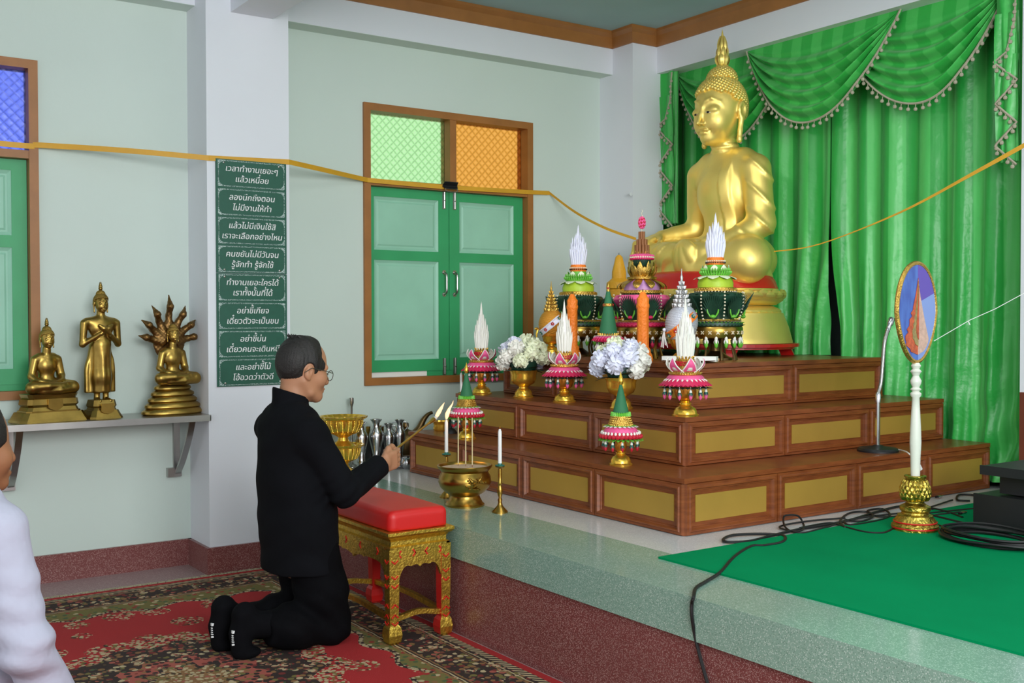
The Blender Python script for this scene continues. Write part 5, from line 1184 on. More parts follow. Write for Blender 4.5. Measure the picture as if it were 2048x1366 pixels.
def seated(P, mudra='earth', fine=True):
    P = P.copy(); P[:, 2] = np.where(P[:, 2] > .2, .2+(P[:, 2]-.2)/.955, P[:, 2])
    x, y, z = P.T; ax = np.abs(x); A = np.stack([ax, y, z], 1)
    tor = un(.06, ell(P, (0, -.01, .27), (.155, .125, .22)), ell(P, (0, .0, .56), (.195, .140, .22)))
    tor = smin(tor, chain(A, [(.0, -.005, .735), (.12, -.01, .728), (.195, -.01, .682)], [.085, .085, .086]), .05)
    hips = un(.05, ell(P, (0, -.04, .14), (.30, .19, .16)), cap(A, (.14, .0, .15), (.385, .24, .135), .155, .125))
    if mudra == 'earth' or mudra == 'lap':
        legs = smin(chain(P, [(.40, .255, .15), (.12, .335, .165), (-.16, .33, .165)], [.105, .085, .06]), chain(P, [(-.40, .25, .11), (-.1, .33, .085), (.22, .31, .07)], [.11, .09, .065]), .02)
        foot = chain(P, [(-.14, .325, .175), (-.24, .315, .195), (-.31, .29, .20)], [.055, .045, .028], .02)
        foot2 = chain(P, [(.2, .31, .07), (.3, .28, .07)], [.06, .05])
        legs = un(.02, legs, foot, foot2)
    d = smin(smin(tor, hips, .04), legs, .025)
    neck = cap(P, (0, .0, .72), (0, .022, .90), .084, .076)
    if fine: neck = neck-.004*np.cos((z-.80)*190)*(z > .78)*(z < .88)
    d = smin(d, neck, .025)
    L = chain(P, [(-.215, -.01, .675), (-.275, .01, .35)], [.086, .076]); L = smin(L, chain(P, [(-.275, .01, .35), (-.22, .16, .25), (-.10, .235, .225)], [.076, .066, .050]), .03)
    if fine:
        fw_ = (z*.75-x*.55-y*.5)*8.5; L = L-.010*np.exp(-((fw_-np.floor(fw_)-.5)/.10)**2)*sstep(-x, .19, .24)*sstep(z, .22, .30)
    d = smin(d, L, .018)
    d = smin(d, un(.012, ell(P, (-.03, .25, .222), (.085, .05, .026)), chain(P, [(.03, .265, .222), (.14, .285, .225)], [.024, .013]), chain(P, [(.03, .245, .224), (.145, .26, .228)], [.024, .013]), chain(P, [(-.02, .225, .245), (.04, .20, .262)], [.018, .011])), .012)
    if mudra == 'earth':
        R = chain(P, [(.215, -.01, .675), (.29, -.06, .345)], [.084, .068]); R = smin(R, chain(P, [(.29, -.06, .345), (.34, .08, .315), (.355, .175, .30)], [.070, .058, .045]), .03)
        R = un(.012, R, ell(P, (.36, .235, .288), (.058, .065, .028), (math.radians(-25), 0, 0)))
        for k in range(4):
            xk = .312+.029*k; R = smin(R, chain(P, [(xk, .28, .282), (xk-.002, .345, .255), (xk-.004, .378, .175-.008*abs(k-1.4))], [.019, .018, .0125]), .007)
        R = smin(R, chain(P, [(.31, .22, .285), (.265, .27, .265), (.25, .31, .235)], [.018, .014, .010]), .008)
    else:
        R = chain(P, [(.215, -.01, .675), (.29, -.0, .35)], [.084, .068]); R = smin(R, chain(P, [(.29, -.0, .35), (.23, .16, .255), (.08, .245, .245)], [.070, .058, .045]), .03)
        R = smin(R, ell(P, (0, .255, .25), (.10, .05, .024)), .012)
    d = smin(d, R, .016)
    if fine: d = smin(d, ell(P, (0, .10, .045), (.385, .245, .078)), .03)
    if fine:                                                # robe edge over the left shoulder, flap and folds
        t = (z-.36)+1.05*(x-.10)
        for k in range(3): d = d+.0035*np.exp(-((t-.27-.035*k+.05*k*x)/.005)**2)*(y > .0)*(z > .42)*(z < .72)*sstep(x, -.06, .0)
        g = x+.112-.05*(z-.3); d = d-.012*sstep(g, -.035, -.028)*(1-sstep(g, .028, .036))*sstep(y, .02, .06)*sstep(z, .22, .26)*(1-sstep(z, .66, .74))
        aa = np.arctan2(x+.05, .27-z); cl = ell(P, (-.07, .395, .155), (.085, .035, .10)); d = smin(d, cl-.006*np.abs(np.sin(aa*7.5))*sstep(.25-z, 0, .05), .008)
        fr = (x*1.0+z*.7)*14; d = d-.009*np.exp(-((fr-np.floor(fr)-.5)/.13)**2)*sstep(y, .22, .30)*sstep(.28-z, .0, .05)*sstep(x, .04, .10)*(1-sstep(x, .36, .42))
        d = smin(d, chain(P, [(.24, .14, .215), (.0, .22, .215), (-.24, .13, .215)], [.016, .018, .016]), .012)
    return d
def curls(b, c, s, m, rows=13, rad=.0135, hz=.068):
    # snail curls on scalp and crown above the hairline
    c = Vector(c)
    N = 620; 
    for i in range(N):
        z = 1-1.35*(i+.5)/N; a = i*2.39996; q = math.sqrt(1-z*z); n = Vector((q*math.cos(a), q*math.sin(a), z)); p = Vector((n.x*.140, n.y*.157-.002, .055+n.z*.172))
        if p.y > .03 and p.z < hz+.075*(1 if abs(p.x) < .2 else 1)-.25*max(0, abs(p.x)-.05)*0+(.02 if p.y > .09 else 0): 
            if p.z < .13-.35*max(0, abs(p.x)-.06)+.0: continue
        if p.y > -.02 and abs(p.x) > .10 and p.z < .075: continue
        if p.z < -.09: continue
        b.sphere(c+p*s, rad*s, m, 6, (1, 1, 1))
    for i in range(150):
        z = 1-.95*(i+.5)/150; a = i*2.39996; q = math.sqrt(1-z*z); b.sphere(c+Vector((q*.082*math.cos(a), -.012+q*.082*math.sin(a), .205+z*.075))*s, rad*s*.92, m, 6)
def flame_finial(b, c, s, m, H=.20):
    c = Vector(c); b.lathe([(.028*s, 0), (.040*s, .008*s), (.034*s, .02*s), (.026*s, .026*s)], m, c, 20)
    b.lathe([(.024*s, .022*s), (.036*s, .05*s), (.030*s, .085*s), (.016*s, .13*s), (.005*s, H*.9*s), (.0006, H*s)], m, c, 20)
    for k in range(3):
        for j in range(6): b.petal(tuple(c), 2*math.pi*(j+.5*(k % 2))/6, .026*s-.004*s*k, (.02+.035*k)*s, .016*s-.004*s*k, (.10+.045*k)*s, .03*s-.005*s*k, m, bulge=.018*s-.003*s*k, nseg=6, th=.003*s)
bud = thing('buddha_statue', 'large golden seated Buddha statue touching the earth before the green curtain', 'statue', (4.56, 4.42, 1.135), math.radians(90)); ZS = .325
sdf_obj('body', lambda P: np.minimum(smin(seated(P), head_sdf(P, (0, .05, .975)), .012), 9), (-.62, -.32, -.04), (.62, .56, 1.34), .0085, 'gold', bud, (0, 0, ZS))
b = MB(); curls(b, (0, .05, .975), 1.0, 'gold'); b.sphere((0, .038, 1.175), .078, 'gold', 20, (1, 1, .95)); b.sphere((0, .045, 1.095), .136, 'gold', 28, (1.0, 1.125, 1.2)) if False else None
b.build('hair_curls', bud, loc=(0, 0, ZS), ang=180)
b = MB(); flame_finial(b, (0, .036, 1.245), 1.0, 'gold', .228); b.build('flame_finial', bud, loc=(0, 0, ZS))
for sx in (-1, 1):
    b = MB(); P = [Vector((sx*(.028+.058*q), .05+.150-.030*q*q, 0*1+.975+.004-.010*math.sin(math.pi*q)+.006*q)) for q in [i/8 for i in range(9)]]
    b.tube(P, [.001, .002, .0028, .003, .003, .0028, .0024, .002, .001], 'eyew', 6, flat=(0, 0, 1)); b.sphere((sx*.049, .05+.150, .9745), .0082, 'eye', 10, (1.2, .5, .8)); b.build('eye', bud, loc=(0, 0, ZS))
def oval_lathe(b, prof, m, sx, sy, c=(0, 0, 0), n=64, lobes=0, amp=0):
    k = MB(); k.lathe(prof, m, n=n, lobes=lobes, amp=amp); k.v = [(c[0]+v[0]*sx, c[1]+v[1]*sy, c[2]+v[2]) for v in k.v]; b.add(k.v, k.f, m)
PXS, PYS, PC = 1.14, .90, (0, .155, 0)
def ped(b): oval_lathe(b, [(.455, .002), (.455, .012), (.450, .03), (.435, .09), (.410, .155), (.408, .165), (.395, .17), (.392, .178), (.36, .19), (.335, .205), (.335, .212)], 'gold', PXS, PYS, PC)
b = MB(); ped(b); b.build('pedestal_base', bud)
b = MB(); oval_lathe(b, [(.33, .208), (.37, .212), (.405, .235), (.415, .262), (.405, .282), (.385, .29), (.38, .30), (.33, .302)], 'gold', PXS, PYS, PC)
for lay in (0, 1):
    for j in range(26):
        a = 2*math.pi*(j+.5*lay)/26; k = MB(); k.petal((0, 0, 0), a, .365, .222+.012*lay, .408-.004*lay, .286+.01*lay, .095, 'gold', bulge=.028, nseg=6, th=.004); b.add([(PC[0]+v[0]*PXS, PC[1]+v[1]*PYS, v[2]) for v in k.v], k.f, 'gold')
    for j in range(22):
        a = 2*math.pi*(j+.5*lay)/22; k = MB(); k.petal((0, 0, 0), a, .345, .205, .385, .165, .085, 'gold', bulge=.02, nseg=5, th=.004); b.add([(PC[0]+v[0]*PXS, PC[1]+v[1]*PYS, v[2]) for v in k.v], k.f, 'gold')
b.build('lotus_throne', bud)
b = MB(); oval_lathe(b, [(.375, .298), (.38, .302), (.365, .345), (.34, .385), (.30, .40)], 'redpaint', PXS, PYS, PC); b.build('red_seat', bud)
st = thing('statue_stand', 'low red lacquered stand with splayed legs under the golden Buddha', 'stand', (4.41, 4.42, 1.07))
b = MB(); pts = []
for i in range(64):
    a = 2*math.pi*i/64; pts.append((.435*math.cos(a), .555*math.sin(a), .048))
b.poly(pts, .017, (0, 0, 1), 'redpaint'); b.poly([(p[0]*.95, p[1]*.95, .036) for p in pts], .012, (0, 0, 1), 'redpaint'); b.build('board', st, smooth=False)
for a in (-128, -52, 128, 52):
    r = math.radians(a); c = Vector((.36*math.cos(r), .47*math.sin(r), 0)); n = Vector((math.cos(r), math.sin(r), 0)); u = Vector((-n.y, n.x, 0)); b = MB()
    vs = []
    for zz, w, o in ((.0, .03, .02), (.048, .058, .0)):
        for i, j in ((-1, -1), (1, -1), (1, 1), (-1, 1)): vs.append(c+n*(o+.035*j)+u*(w*i)+Vector((0, 0, zz)))
    b.add(vs, [(0, 3, 2, 1), (4, 5, 6, 7), (0, 1, 5, 4), (1, 2, 6, 5), (2, 3, 7, 6), (3, 0, 4, 7)], 'redpaint'); b.build('leg', st, smooth=False)
# brass statues on the shelf, facing the room
FACE = math.radians(180)
def bx(u, y=5.37): return at(u, 830, y=y).x
def small_head(b, c, s, m): curls(b, c, s, m, rad=.016); flame_finial(b, tuple(Vector(c)+Vector((0, -.014, .27))*s), s, m, .16)
def shield(b, y, z, w, h): b.poly([(-w, y, z+h), (w, y, z+h), (w, y, z+h*.3), (w*.6, y, z+.006), (0, y, z), (-w*.6, y, z+.006), (-w, y, z+h*.3)], .006, (0, 1, 0), 'brassold')
s = .245; sm = thing('buddha_statuette', 'small seated brass Buddha statue nearest the window on the steel shelf', 'statue', (bx(97), 5.36, SZ), FACE+math.radians(14), 'brass Buddha statues on the steel shelf')
zb = .125; sdf_obj('body', lambda P: seated((P-np.array((0, -.02, zb)))/s, 'lap', False)*s, (-.16, -.12, zb-.02), (.16, .14, zb+.25), .004, 'brassold', sm)
sdf_obj('head', lambda P: head_sdf(P, (0, -.01, zb+1.03*s), s*.92), (-.06, -.08, zb+.18), (.06, .08, zb+.34), .0028, 'brassold', sm)
b = MB(); small_head(b, (0, -.01, zb+1.03*s), s*.92, 'brassold'); b.build('hair_curls', sm, ang=180)
def plinth(b, W, D, tiers):
    for (w, d, z0, z1, w1, d1) in tiers:
        n = 8; def_ = []
        def oc(ww, dd, z): k = min(ww, dd)*.28; return [(ww, dd-k, z), (ww-k, dd, z), (-ww+k, dd, z), (-ww, dd-k, z), (-ww, -dd+k, z), (-ww+k, -dd, z), (ww-k, -dd, z), (ww, -dd+k, z)]
        b.add(oc(w, d, z0)+oc(w1, d1, z1), [(i, (i+1) % n, n+(i+1) % n, n+i) for i in range(n)]+[tuple(range(n-1, -1, -1)), tuple(range(n, 2*n))], 'brassold')
b = MB(); plinth(b, 0, 0, [(.165, .085, 0, .012, .16, .082), (.158, .08, .012, .045, .140, .072), (.128, .066, .045, .052, .128, .066), (.122, .062, .052, .068, .115, .058), (.112, .056, .068, .08, .122, .062), (.122, .062, .08, .105, .118, .06), (.11, .055, .105, .128, .12, .06)]); shield(b, .064, .052, .035, .055); b.build('pedestal', sm, smooth=False)
# standing
sm = thing('buddha_statuette', 'tall standing brass Buddha statue with hands crossed on the chest on the steel shelf', 'statue', (bx(203), 5.37, SZ), FACE+math.radians(12), 'brass Buddha statues on the steel shelf')
def standing(P):
    x, y, z = P.T; ax = np.abs(x); A = np.stack([ax, y, z], 1)
    d = un(.02, ell(P, (0, 0, .36), (.043, .032, .06)), ell(P, (0, 0, .435), (.062, .036, .055)), cap(A, (.0, -.002, .468), (.065, -.004, .462), .02))
    d = smin(d, chain(P, [(0, 0, .35), (0, 0, .20), (0, .0, .135)], [.044, .046, .044], .02), .02)
    robe = np.maximum(rbox(P, (0, -.012, .235), (.076, .014, .12), .012), 0*z-9); robe = smax(robe, ax-(.050+.032*sstep(.36-z, 0, .16)), .01); d = smin(d, robe, .012)
    d = d-.0015*np.sin(x*180)*sstep(.33-z, 0, .05)*sstep(z, .12, .13); d = smax(d, .122-z, .004)
    d = smin(d, cap(A, (.022, 0, .09), (.022, 0, .14), .014), .006); d = smin(d, chain(A, [(.022, 0, .088), (.026, .04, .083)], [.014, .010]), .006)
    d = smin(d, cap(P, (0, 0, .47), (0, .004, .515), .019), .012)
    arm = smin(cap(A, (.080, -.002, .455), (.088, -.004, .355), .0185, .015), cap(A, (.088, -.004, .355), (.02, .045, .405), .0145, .010), .008); d = smin(d, arm, .008)
    d = smin(d, un(.004, chain(P, [(.02, .045, .405), (-.012, .052, .43), (-.032, .05, .445)], [.011, .012, .007]), chain(P, [(-.02, .048, .405), (.012, .057, .43), (.032, .055, .445)], [.011, .012, .007])), .005)
    return d
sdf_obj('body', standing, (-.12, -.06, .07), (.12, .09, .535), .0032, 'brassold', sm)
sdf_obj('head', lambda P: head_sdf(P, (0, .006, .545), .235), (-.06, -.07, .49), (.06, .08, .63), .0026, 'brassold', sm)
b = MB(); small_head(b, (0, .006, .545), .235, 'brassold'); b.build('hair_curls', sm, ang=180)
b = MB(); plinth(b, 0, 0, [(.082, .075, 0, .01, .08, .072), (.078, .07, .01, .04, .064, .058), (.058, .052, .04, .052, .052, .048), (.054, .048, .052, .06, .058, .052), (.058, .052, .06, .088, .052, .046)]); shield(b, .062, .022, .032, .05); b.build('pedestal', sm, smooth=False)
# naga-hooded
sm = thing('buddha_statuette', 'brass Buddha statue sheltered by a seven-headed serpent hood at the shelf end', 'statue', (bx(347), 5.38, SZ), FACE+math.radians(10), 'brass Buddha statues on the steel shelf')
zb = .150; s = .235
sdf_obj('body', lambda P: seated((P-np.array((0, .0, zb)))/s, 'lap', False)*s, (-.15, -.10, zb-.02), (.15, .15, zb+.25), .004, 'brassold', sm)
sdf_obj('head', lambda P: head_sdf(P, (0, .01, zb+1.03*s), s*.86), (-.06, -.06, zb+.18), (.06, .09, zb+.33), .0028, 'brassold', sm)
b = MB(); curls(b, (0, .01, zb+1.03*s), s*.86, 'brassold', rad=.016); b.build('hair_curls', sm, ang=180)
def coils(b):
    for k in range(5): oval_lathe(b, [(.150-.016*k, .030*k), (.160-.016*k, .030*k+.008), (.158-.016*k, .030*k+.018), (.140-.016*k, .030*k+.030)], 'brassold', 1.0, .56, (0, 0, 0), 48, 4, .018)
prt(sm, 'coiled_pedestal', coils)
def hood(P):
    x, y, z = P.T; d = ell(P, (0, -.035, zb+.215), (.085, .018, .10))
    for k in range(7):
        a = math.radians(-75+25*k); L = (.115, .135, .155, .185, .155, .135, .115)[k]; c = np.array((.04*math.sin(a), -.035, zb+.20+.04*math.cos(a)))
        dr = np.array((math.sin(a), 0, math.cos(a))); p1 = c+dr*L*.55; p2 = c+dr*L*.8+np.array((0, .018, 0)); p3 = c+dr*L*1.12+np.array((0, .0, 0))
        d = smin(d, chain(P, [tuple(c), tuple(p1), tuple(p2), tuple(p3)], [.026, .015, .016, .002]), .008)
    return d-.0012*np.sin(z*300)*np.cos(x*300)
MT['brassdark'] = gold('tarnished_brass', (124, 94, 56), .42, 30, .25)
sdf_obj('serpent_hood', hood, (-.2, -.08, zb+.08), (.2, .03, zb+.46), .0042, 'brassdark', sm)
# ================================================================== the kneeling man
man = thing('person', 'kneeling man in black suit and glasses holding a lit gold lighting stick', 'person', (1.70, 3.93, .008)); MO = Vector(man.location)
def mput(o): o.matrix_parent_inverse = Matrix.Translation(-MO); return o
HC = np.array((1.715, 3.925, 1.085)); HY, HP = math.radians(2), math.radians(9)
HR = np.array(Matrix.Rotation(HY, 3, 'Z')@Matrix.Rotation(HP, 3, 'Y'))
def hl(P): return (P-HC)@HR                       # world to head frame: +x face, +y his left
def hw(p): return Vector(HC)+Matrix(HR.tolist())@Vector(p)
def man_head(P):
    q = hl(P); x, y, z = q.T; A = np.stack([x, np.abs(y), z], 1)
    d = ell(q, (-.008, 0, .015), (.100, .078, .100)); d = smin(d, ell(q, (.030, 0, -.050), (.066, .060, .075)), .03)
    d = smin(d, ell(q, (.072, 0, -.108), (.024, .028, .020)), .025); d = smin(d, chain(A, [(-.012, .052, -.055), (.02, .048, -.095), (.062, .022, -.112)], [.02, .018, .018]), .02)
    d = smin(d, ell(A, (.055, .042, -.040), (.030, .026, .028)), .02); d = smin(d, chain(A, [(.086, .012, .008), (.076, .045, .008)], [.010, .009]), .012)
    d = smax(d, -ell(A, (.098, .030, -.016), (.018, .020, .014)), .012); d = smin(d, ell(A, (.076, .030, -.017), (.014, .016, .012)), .006)
    d = smin(d, chain(q, [(.090, 0, -.005), (.104, 0, -.038), (.106, 0, -.048)], [.008, .011, .012]), .010); d = smin(d, ell(A, (.096, .013, -.050), (.011, .009, .008)), .005)
    d = smin(d, ell(q, (.090, 0, -.075), (.013, .024, .006)), .005); d = smin(d, ell(q, (.088, 0, -.086), (.013, .020, .007)), .005)
    ear = ell(A, (-.010, .079, -.020), (.017, .0095, .028), (0, math.radians(12), 0)); ear = smax(ear, -ell(A, (-.007, .090, -.015), (.009, .008, .014)), .004); ear = smin(ear, ell(A, (-.005, .077, -.042), (.008, .007, .010)), .006)
    d = smin(d, ear, .005)
    n = cap(P, tuple(hw((-.022, 0, -.07))), (1.668, 3.93, .93), .056, .060); return smin(d, n, .02)
SHR, SHL = (1.672, 3.765, .842), (1.655, 4.095, .842); ELR, WRR = (1.795, 3.722, .612), (2.005, 3.825, .692)
ELL_, WRL = (1.76, 4.13, .61), (1.835, 4.00, .63)
fR = np.array((.90, .40, .12)); fR /= np.linalg.norm(fR); lR = np.array((-.40, .90, .05)); lR /= np.linalg.norm(lR); uR = np.cross(fR, lR); uR = uR/np.linalg.norm(uR); uR = uR*np.sign(uR[2]); lR = np.cross(uR, fR)
STK0, STK1 = np.array((2.055, 3.868, .718)), np.array((2.545, 4.250, .842))
def hand_r(P):
    W = np.array(WRR); c = W+fR*.052
    q = (P-c)@np.stack([fR, lR, uR], 1)
    d = rbox(q, (0, -.004, 0), (.040, .013, .040), .013); d = smin(d, cap(P, tuple(W-fR*.05), tuple(W+fR*.015), .027, .026), .02)
    for i in range(4):
        z = .029-.0195*i; r = .0098-.0006*(i == 3); L = (1, 1.06, 1, .85)[i]
        p = [(.034, -.004, z), (.064*L**.3, .008, z), (.060, .034*L, z), (.030, .040, z), (.016, .026, z)]
        d = smin(d, chain(q, p, [r*1.08, r*1.05, r, r*.95, r*.85]), .0035)
    d = smin(d, chain(q, [(-.02, .004, .030), (.012, .012, .046), (.044, .020, .048), (.062, .026, .044)], [.013, .0115, .0105, .0085]), .005)
    return d
def hand_l(P):
    W = np.array(WRL); f = np.array((.15, -.98, -.12)); f /= np.linalg.norm(f); l = np.array((.1, 0., 1.)); l -= f*(f@l); l /= np.linalg.norm(l); n = np.cross(f, l); q = (P-W)@np.stack([f, l, n], 1)
    d = rbox(q, (.05, 0, 0), (.042, .038, .012), .012)
    for i in range(4): y = -.028+.0187*i; L = (.06, .07, .072, .064)[i]; d = smin(d, chain(q, [(.085, y, 0), (.085+L*.5, y*1.1, .006), (.085+L, y*1.1, -.004)], [.0098, .009, .0075]), .004)
    return smin(d, chain(q, [(.03, .034, 0), (.06, .056, .006), (.09, .062, .004)], [.013, .011, .009]), .006)
HIPR, HIPL, KNR, KNL = (1.695, 3.845, .46), (1.69, 4.015, .46), (1.795, 3.845, .072), (1.81, 4.005, .072)
ANR, ANL = (1.475, 3.86, .130), (1.445, 4.0, .130)
def torso(P, g): 
    Q = P.copy(); Q[:, 1] = 3.93+(Q[:, 1]-3.93)*.73
    d = chain(Q, [(1.70, 3.93, .36), (1.690, 3.93, .50), (1.680, 3.93, .64), (1.668, 3.93, .78)], [.128+g, .126+g, .122+g, .118+g], .05)
    sh = chain(P, [SHR, (1.660, 3.86, .875), (1.658, 3.93, .888), (1.656, 4.00, .875), SHL], [.058+g, .064+g, .066+g, .064+g, .058+g], .04); return smin(d, sh, .06)
def foot(P, an, k):
    ay = an[1]; d = chain(P, [(an[0]+.0, ay, .130), (an[0]-.028, ay, .170), (an[0]-.046, ay, .10), (an[0]-.040, ay, .038)], [.042, .036, .034, .036], .025)
    d = smin(d, rbox(P, (an[0]-.043, ay, .10), (.020, .040, .085), .018), .02); return smin(d, ell(P, (an[0]-.015, ay-.002, .024), (.045, .040, .018)), .02)
def man_body(P):
    d = torso(P, -.02)
    for h, k, a in ((HIPR, KNR, ANR), (HIPL, KNL, ANL)): d = un(.03, d, chain(P, [h, k], [.08, .052]), chain(P, [k, (a[0]+.2, a[1], .095), a], [.05, .052, .035])); d = smin(d, foot(P, a, 0)+.006, .01)
    for s, e, w in ((SHR, ELR, WRR), (SHL, ELL_, WRL)): d = smin(d, chain(P, [s, e, w], [.045, .036, .026]), .02)
    return un(.008, np.maximum(d, -9), man_head(P), hand_r(P), hand_l(P))
mput(sdf_obj('body', man_body, (1.36, 3.62, -.0), (2.17, 4.28, 1.23), .0042, 'skin', man))
def hair(P):
    q = hl(P); x, y, z = q.T; c = ell(q, (-.010, 0, .018), (.106, .083, .106))-.001*np.sin(x*420)*np.sin(y*380)-.002*np.sin(x*90+y*70)
    line = .052-.95*(z-.045)*(z < .045)-.25*(z-.06)*(z > .06)     # front hairline, receding at the temples
    low = -.078+.55*np.maximum(0, x+.075)                           # lower edge rises from nape to ear
    line = np.where(np.abs(y) > .03, line-.25*(np.abs(y)-.03), line)
    d = smax(c, x-np.clip(line, -.02, .066), .006); d = smax(d, low-z, .006); d = smax(d, -ell(np.stack([x, np.abs(y), z], 1), (-.008, .085, -.024), (.026, .03, .040)), .004); return d
mput(sdf_obj('hair', hair, (1.58, 3.82, .96), (1.84, 4.03, 1.23), .0036, 'hair', man))
b = MB()
for i in range(40): a = random.uniform(0, 6.28); r = random.uniform(0, .035); p = hw((-.050+r*math.cos(a)*.7, r*math.sin(a), .108-.3*r*r)); b.tube([p, p+Vector((-.006+random.uniform(-.006, .006), random.uniform(-.006, .006), .008+random.uniform(0, .006)))], [.005, .0012], 'hair', 4)
mput(b.build('hair_tuft', man))
g = MB()
for s in (-1, 1):
    cc = Vector((.106, s*.031, -.020)); g.tube([hw(cc+Vector((0, .024*math.cos(a*math.pi/12), .020*math.sin(a*math.pi/12)))) for a in range(24)], .0014, 'glass', 6, closed=True)
    g.tube([hw((.104, s*.055, -.010)), hw((.06, s*.080, -.006)), hw((-.005, s*.090, -.002)), hw((-.030, s*.085, -.022))], .0014, 'glass', 6)
g.tube([hw((.108, -.007, -.016)), hw((.111, 0, -.012)), hw((.108, .007, -.016))], .0014, 'glass', 6); mput(g.build('glasses', man))
def jacket(P):
    z = P[:, 2]; d = torso(P, .006); Q = P.copy(); Q[:, 1] = 3.93+(Q[:, 1]-3.93)*.74; d = smin(d, cap(Q, (1.704, 3.93, .16), (1.692, 3.93, .50), .146, .130), .03)
    d = smax(d, .298+.012*(P[:, 0]-1.7)-z, .006)
    for s, e, w in ((SHR, ELR, WRR), (SHL, ELL_, WRL)):
        f = np.array(w)-np.array(e); f /= np.linalg.norm(f)
        a = chain(P, [s, e, w], [.064, .056, .046], .02); a = smax(a, (P-np.array(w))@f+.012, .004); d = smin(d, a, .022)
    q = P-np.array((1.664, 3.93, .93)); c = np.array((.06, 0, .22)); col = cap(P, (1.655, 3.93, .86), (1.672, 3.93, 1.05), .074, .070); col = smax(col, z-(.988-.35*(P[:, 0]-1.66)), .004); d = smin(d, col, .014)
    w = .0030*np.sin(z*58+np.sin(P[:, 0]*30)*1.5+P[:, 1]*24)*sstep(np.abs(z-.62), .0, .25); el = np.exp(-((P-np.array(ELR))**2).sum(1)/.008); return d-w*.6-.004*np.sin(z*110-P[:, 0]*90)*el
mput(sdf_obj('jacket', jacket, (1.46, 3.62, .24), (2.05, 4.26, 1.03), .0055, 'suit', man))
def trousers(P):
    d = ell(P, (1.69, 3.93, .42), (.125, .165, .12))
    for h, k, a in ((HIPR, KNR, ANR), (HIPL, KNL, ANL)):
        k2 = (k[0]-.005, k[1], .076); t = chain(P, [h, (k[0]-.045, k[1], .22), k2], [.104, .100, .078], .03); c = chain(P, [k2, (k[0]-.16, k[1], .098), (a[0]+.09, a[1], .098)], [.072, .086, .070], .03); c = smax(c, a[0]+.055-P[:, 0], .008); d = un(.025, d, t, c)
    d = smax(d, .006-P[:, 2], .006); return d-.003*np.sin(P[:, 2]*70+P[:, 0]*60+np.sin(P[:, 1]*40))*sstep(.30-P[:, 2], 0, .12)
mput(sdf_obj('trousers', trousers, (1.46, 3.70, -.01), (1.99, 4.16, .56), .0058, 'trouser', man))
for a in (ANR, ANL):
    o = mput(sdf_obj('sock', lambda P: smax(smin(foot(P, a, 0), cap(P, (a[0]+.0, a[1], .125), (a[0]+.10, a[1], .11), .046, .05), .02)-.002, .004-P[:, 2], .003), (1.33, a[1]-.09, -.01), (1.63, a[1]+.09, .24), .005, 'sock', man)); o['label'] = 'black sock with small white print on the sole'
    b = MB(); xs = a[0]-.0825
    for k, (zz, w, h) in enumerate(((.115, .012, .010), (.102, .008, .004), (.094, .009, .003), (.086, .007, .003), (.078, .008, .003), (.068, .005, .006))):
        b.box((xs-.003, a[1]-w/2-.020, zz-h/2), (xs+.012, a[1]+w/2-.020, zz+h/2), 'ink')
    q = b.build('sole_print', o, smooth=False)
# the lighting stick he holds
ls = thing('lighting_stick', 'thin gold lighting stick with burning tip held in the man hand', 'lighting stick', tuple(STK0)); sd = Vector((STK1-STK0).tolist()); ax = sd.normalized(); Ls = sd.length
b = MB(); b.tube([ax*(-.05)]+[ax*(Ls*.74*i/10) for i in range(11)], [.0045]+[.0045+.0008*(i % 2) for i in range(11)], 'goldstick', 8); b.build('rod', ls)
b = MB(); b.lathe([(.0055, 0), (.009, .03), (.0115, .06), (.008, .064)], 'goldstick', ax*(Ls*.72), 12, ax); b.build('tip_holder', ls)
b = MB(); b.lathe([(.0095, 0), (.0085, .03), (.002, .036)], 'wax', ax*(Ls*.72+.058), 12, ax); b.build('wick', ls)
b = MB(); b.lathe([(.004, 0), (.0085, .02), (.0095, .045), (.006, .085), (.0006, .125)], 'flame', ax*(Ls*.72+.088), 12, (ax+Vector((0, 0, .35))).normalized()); b.build('flame', ls)
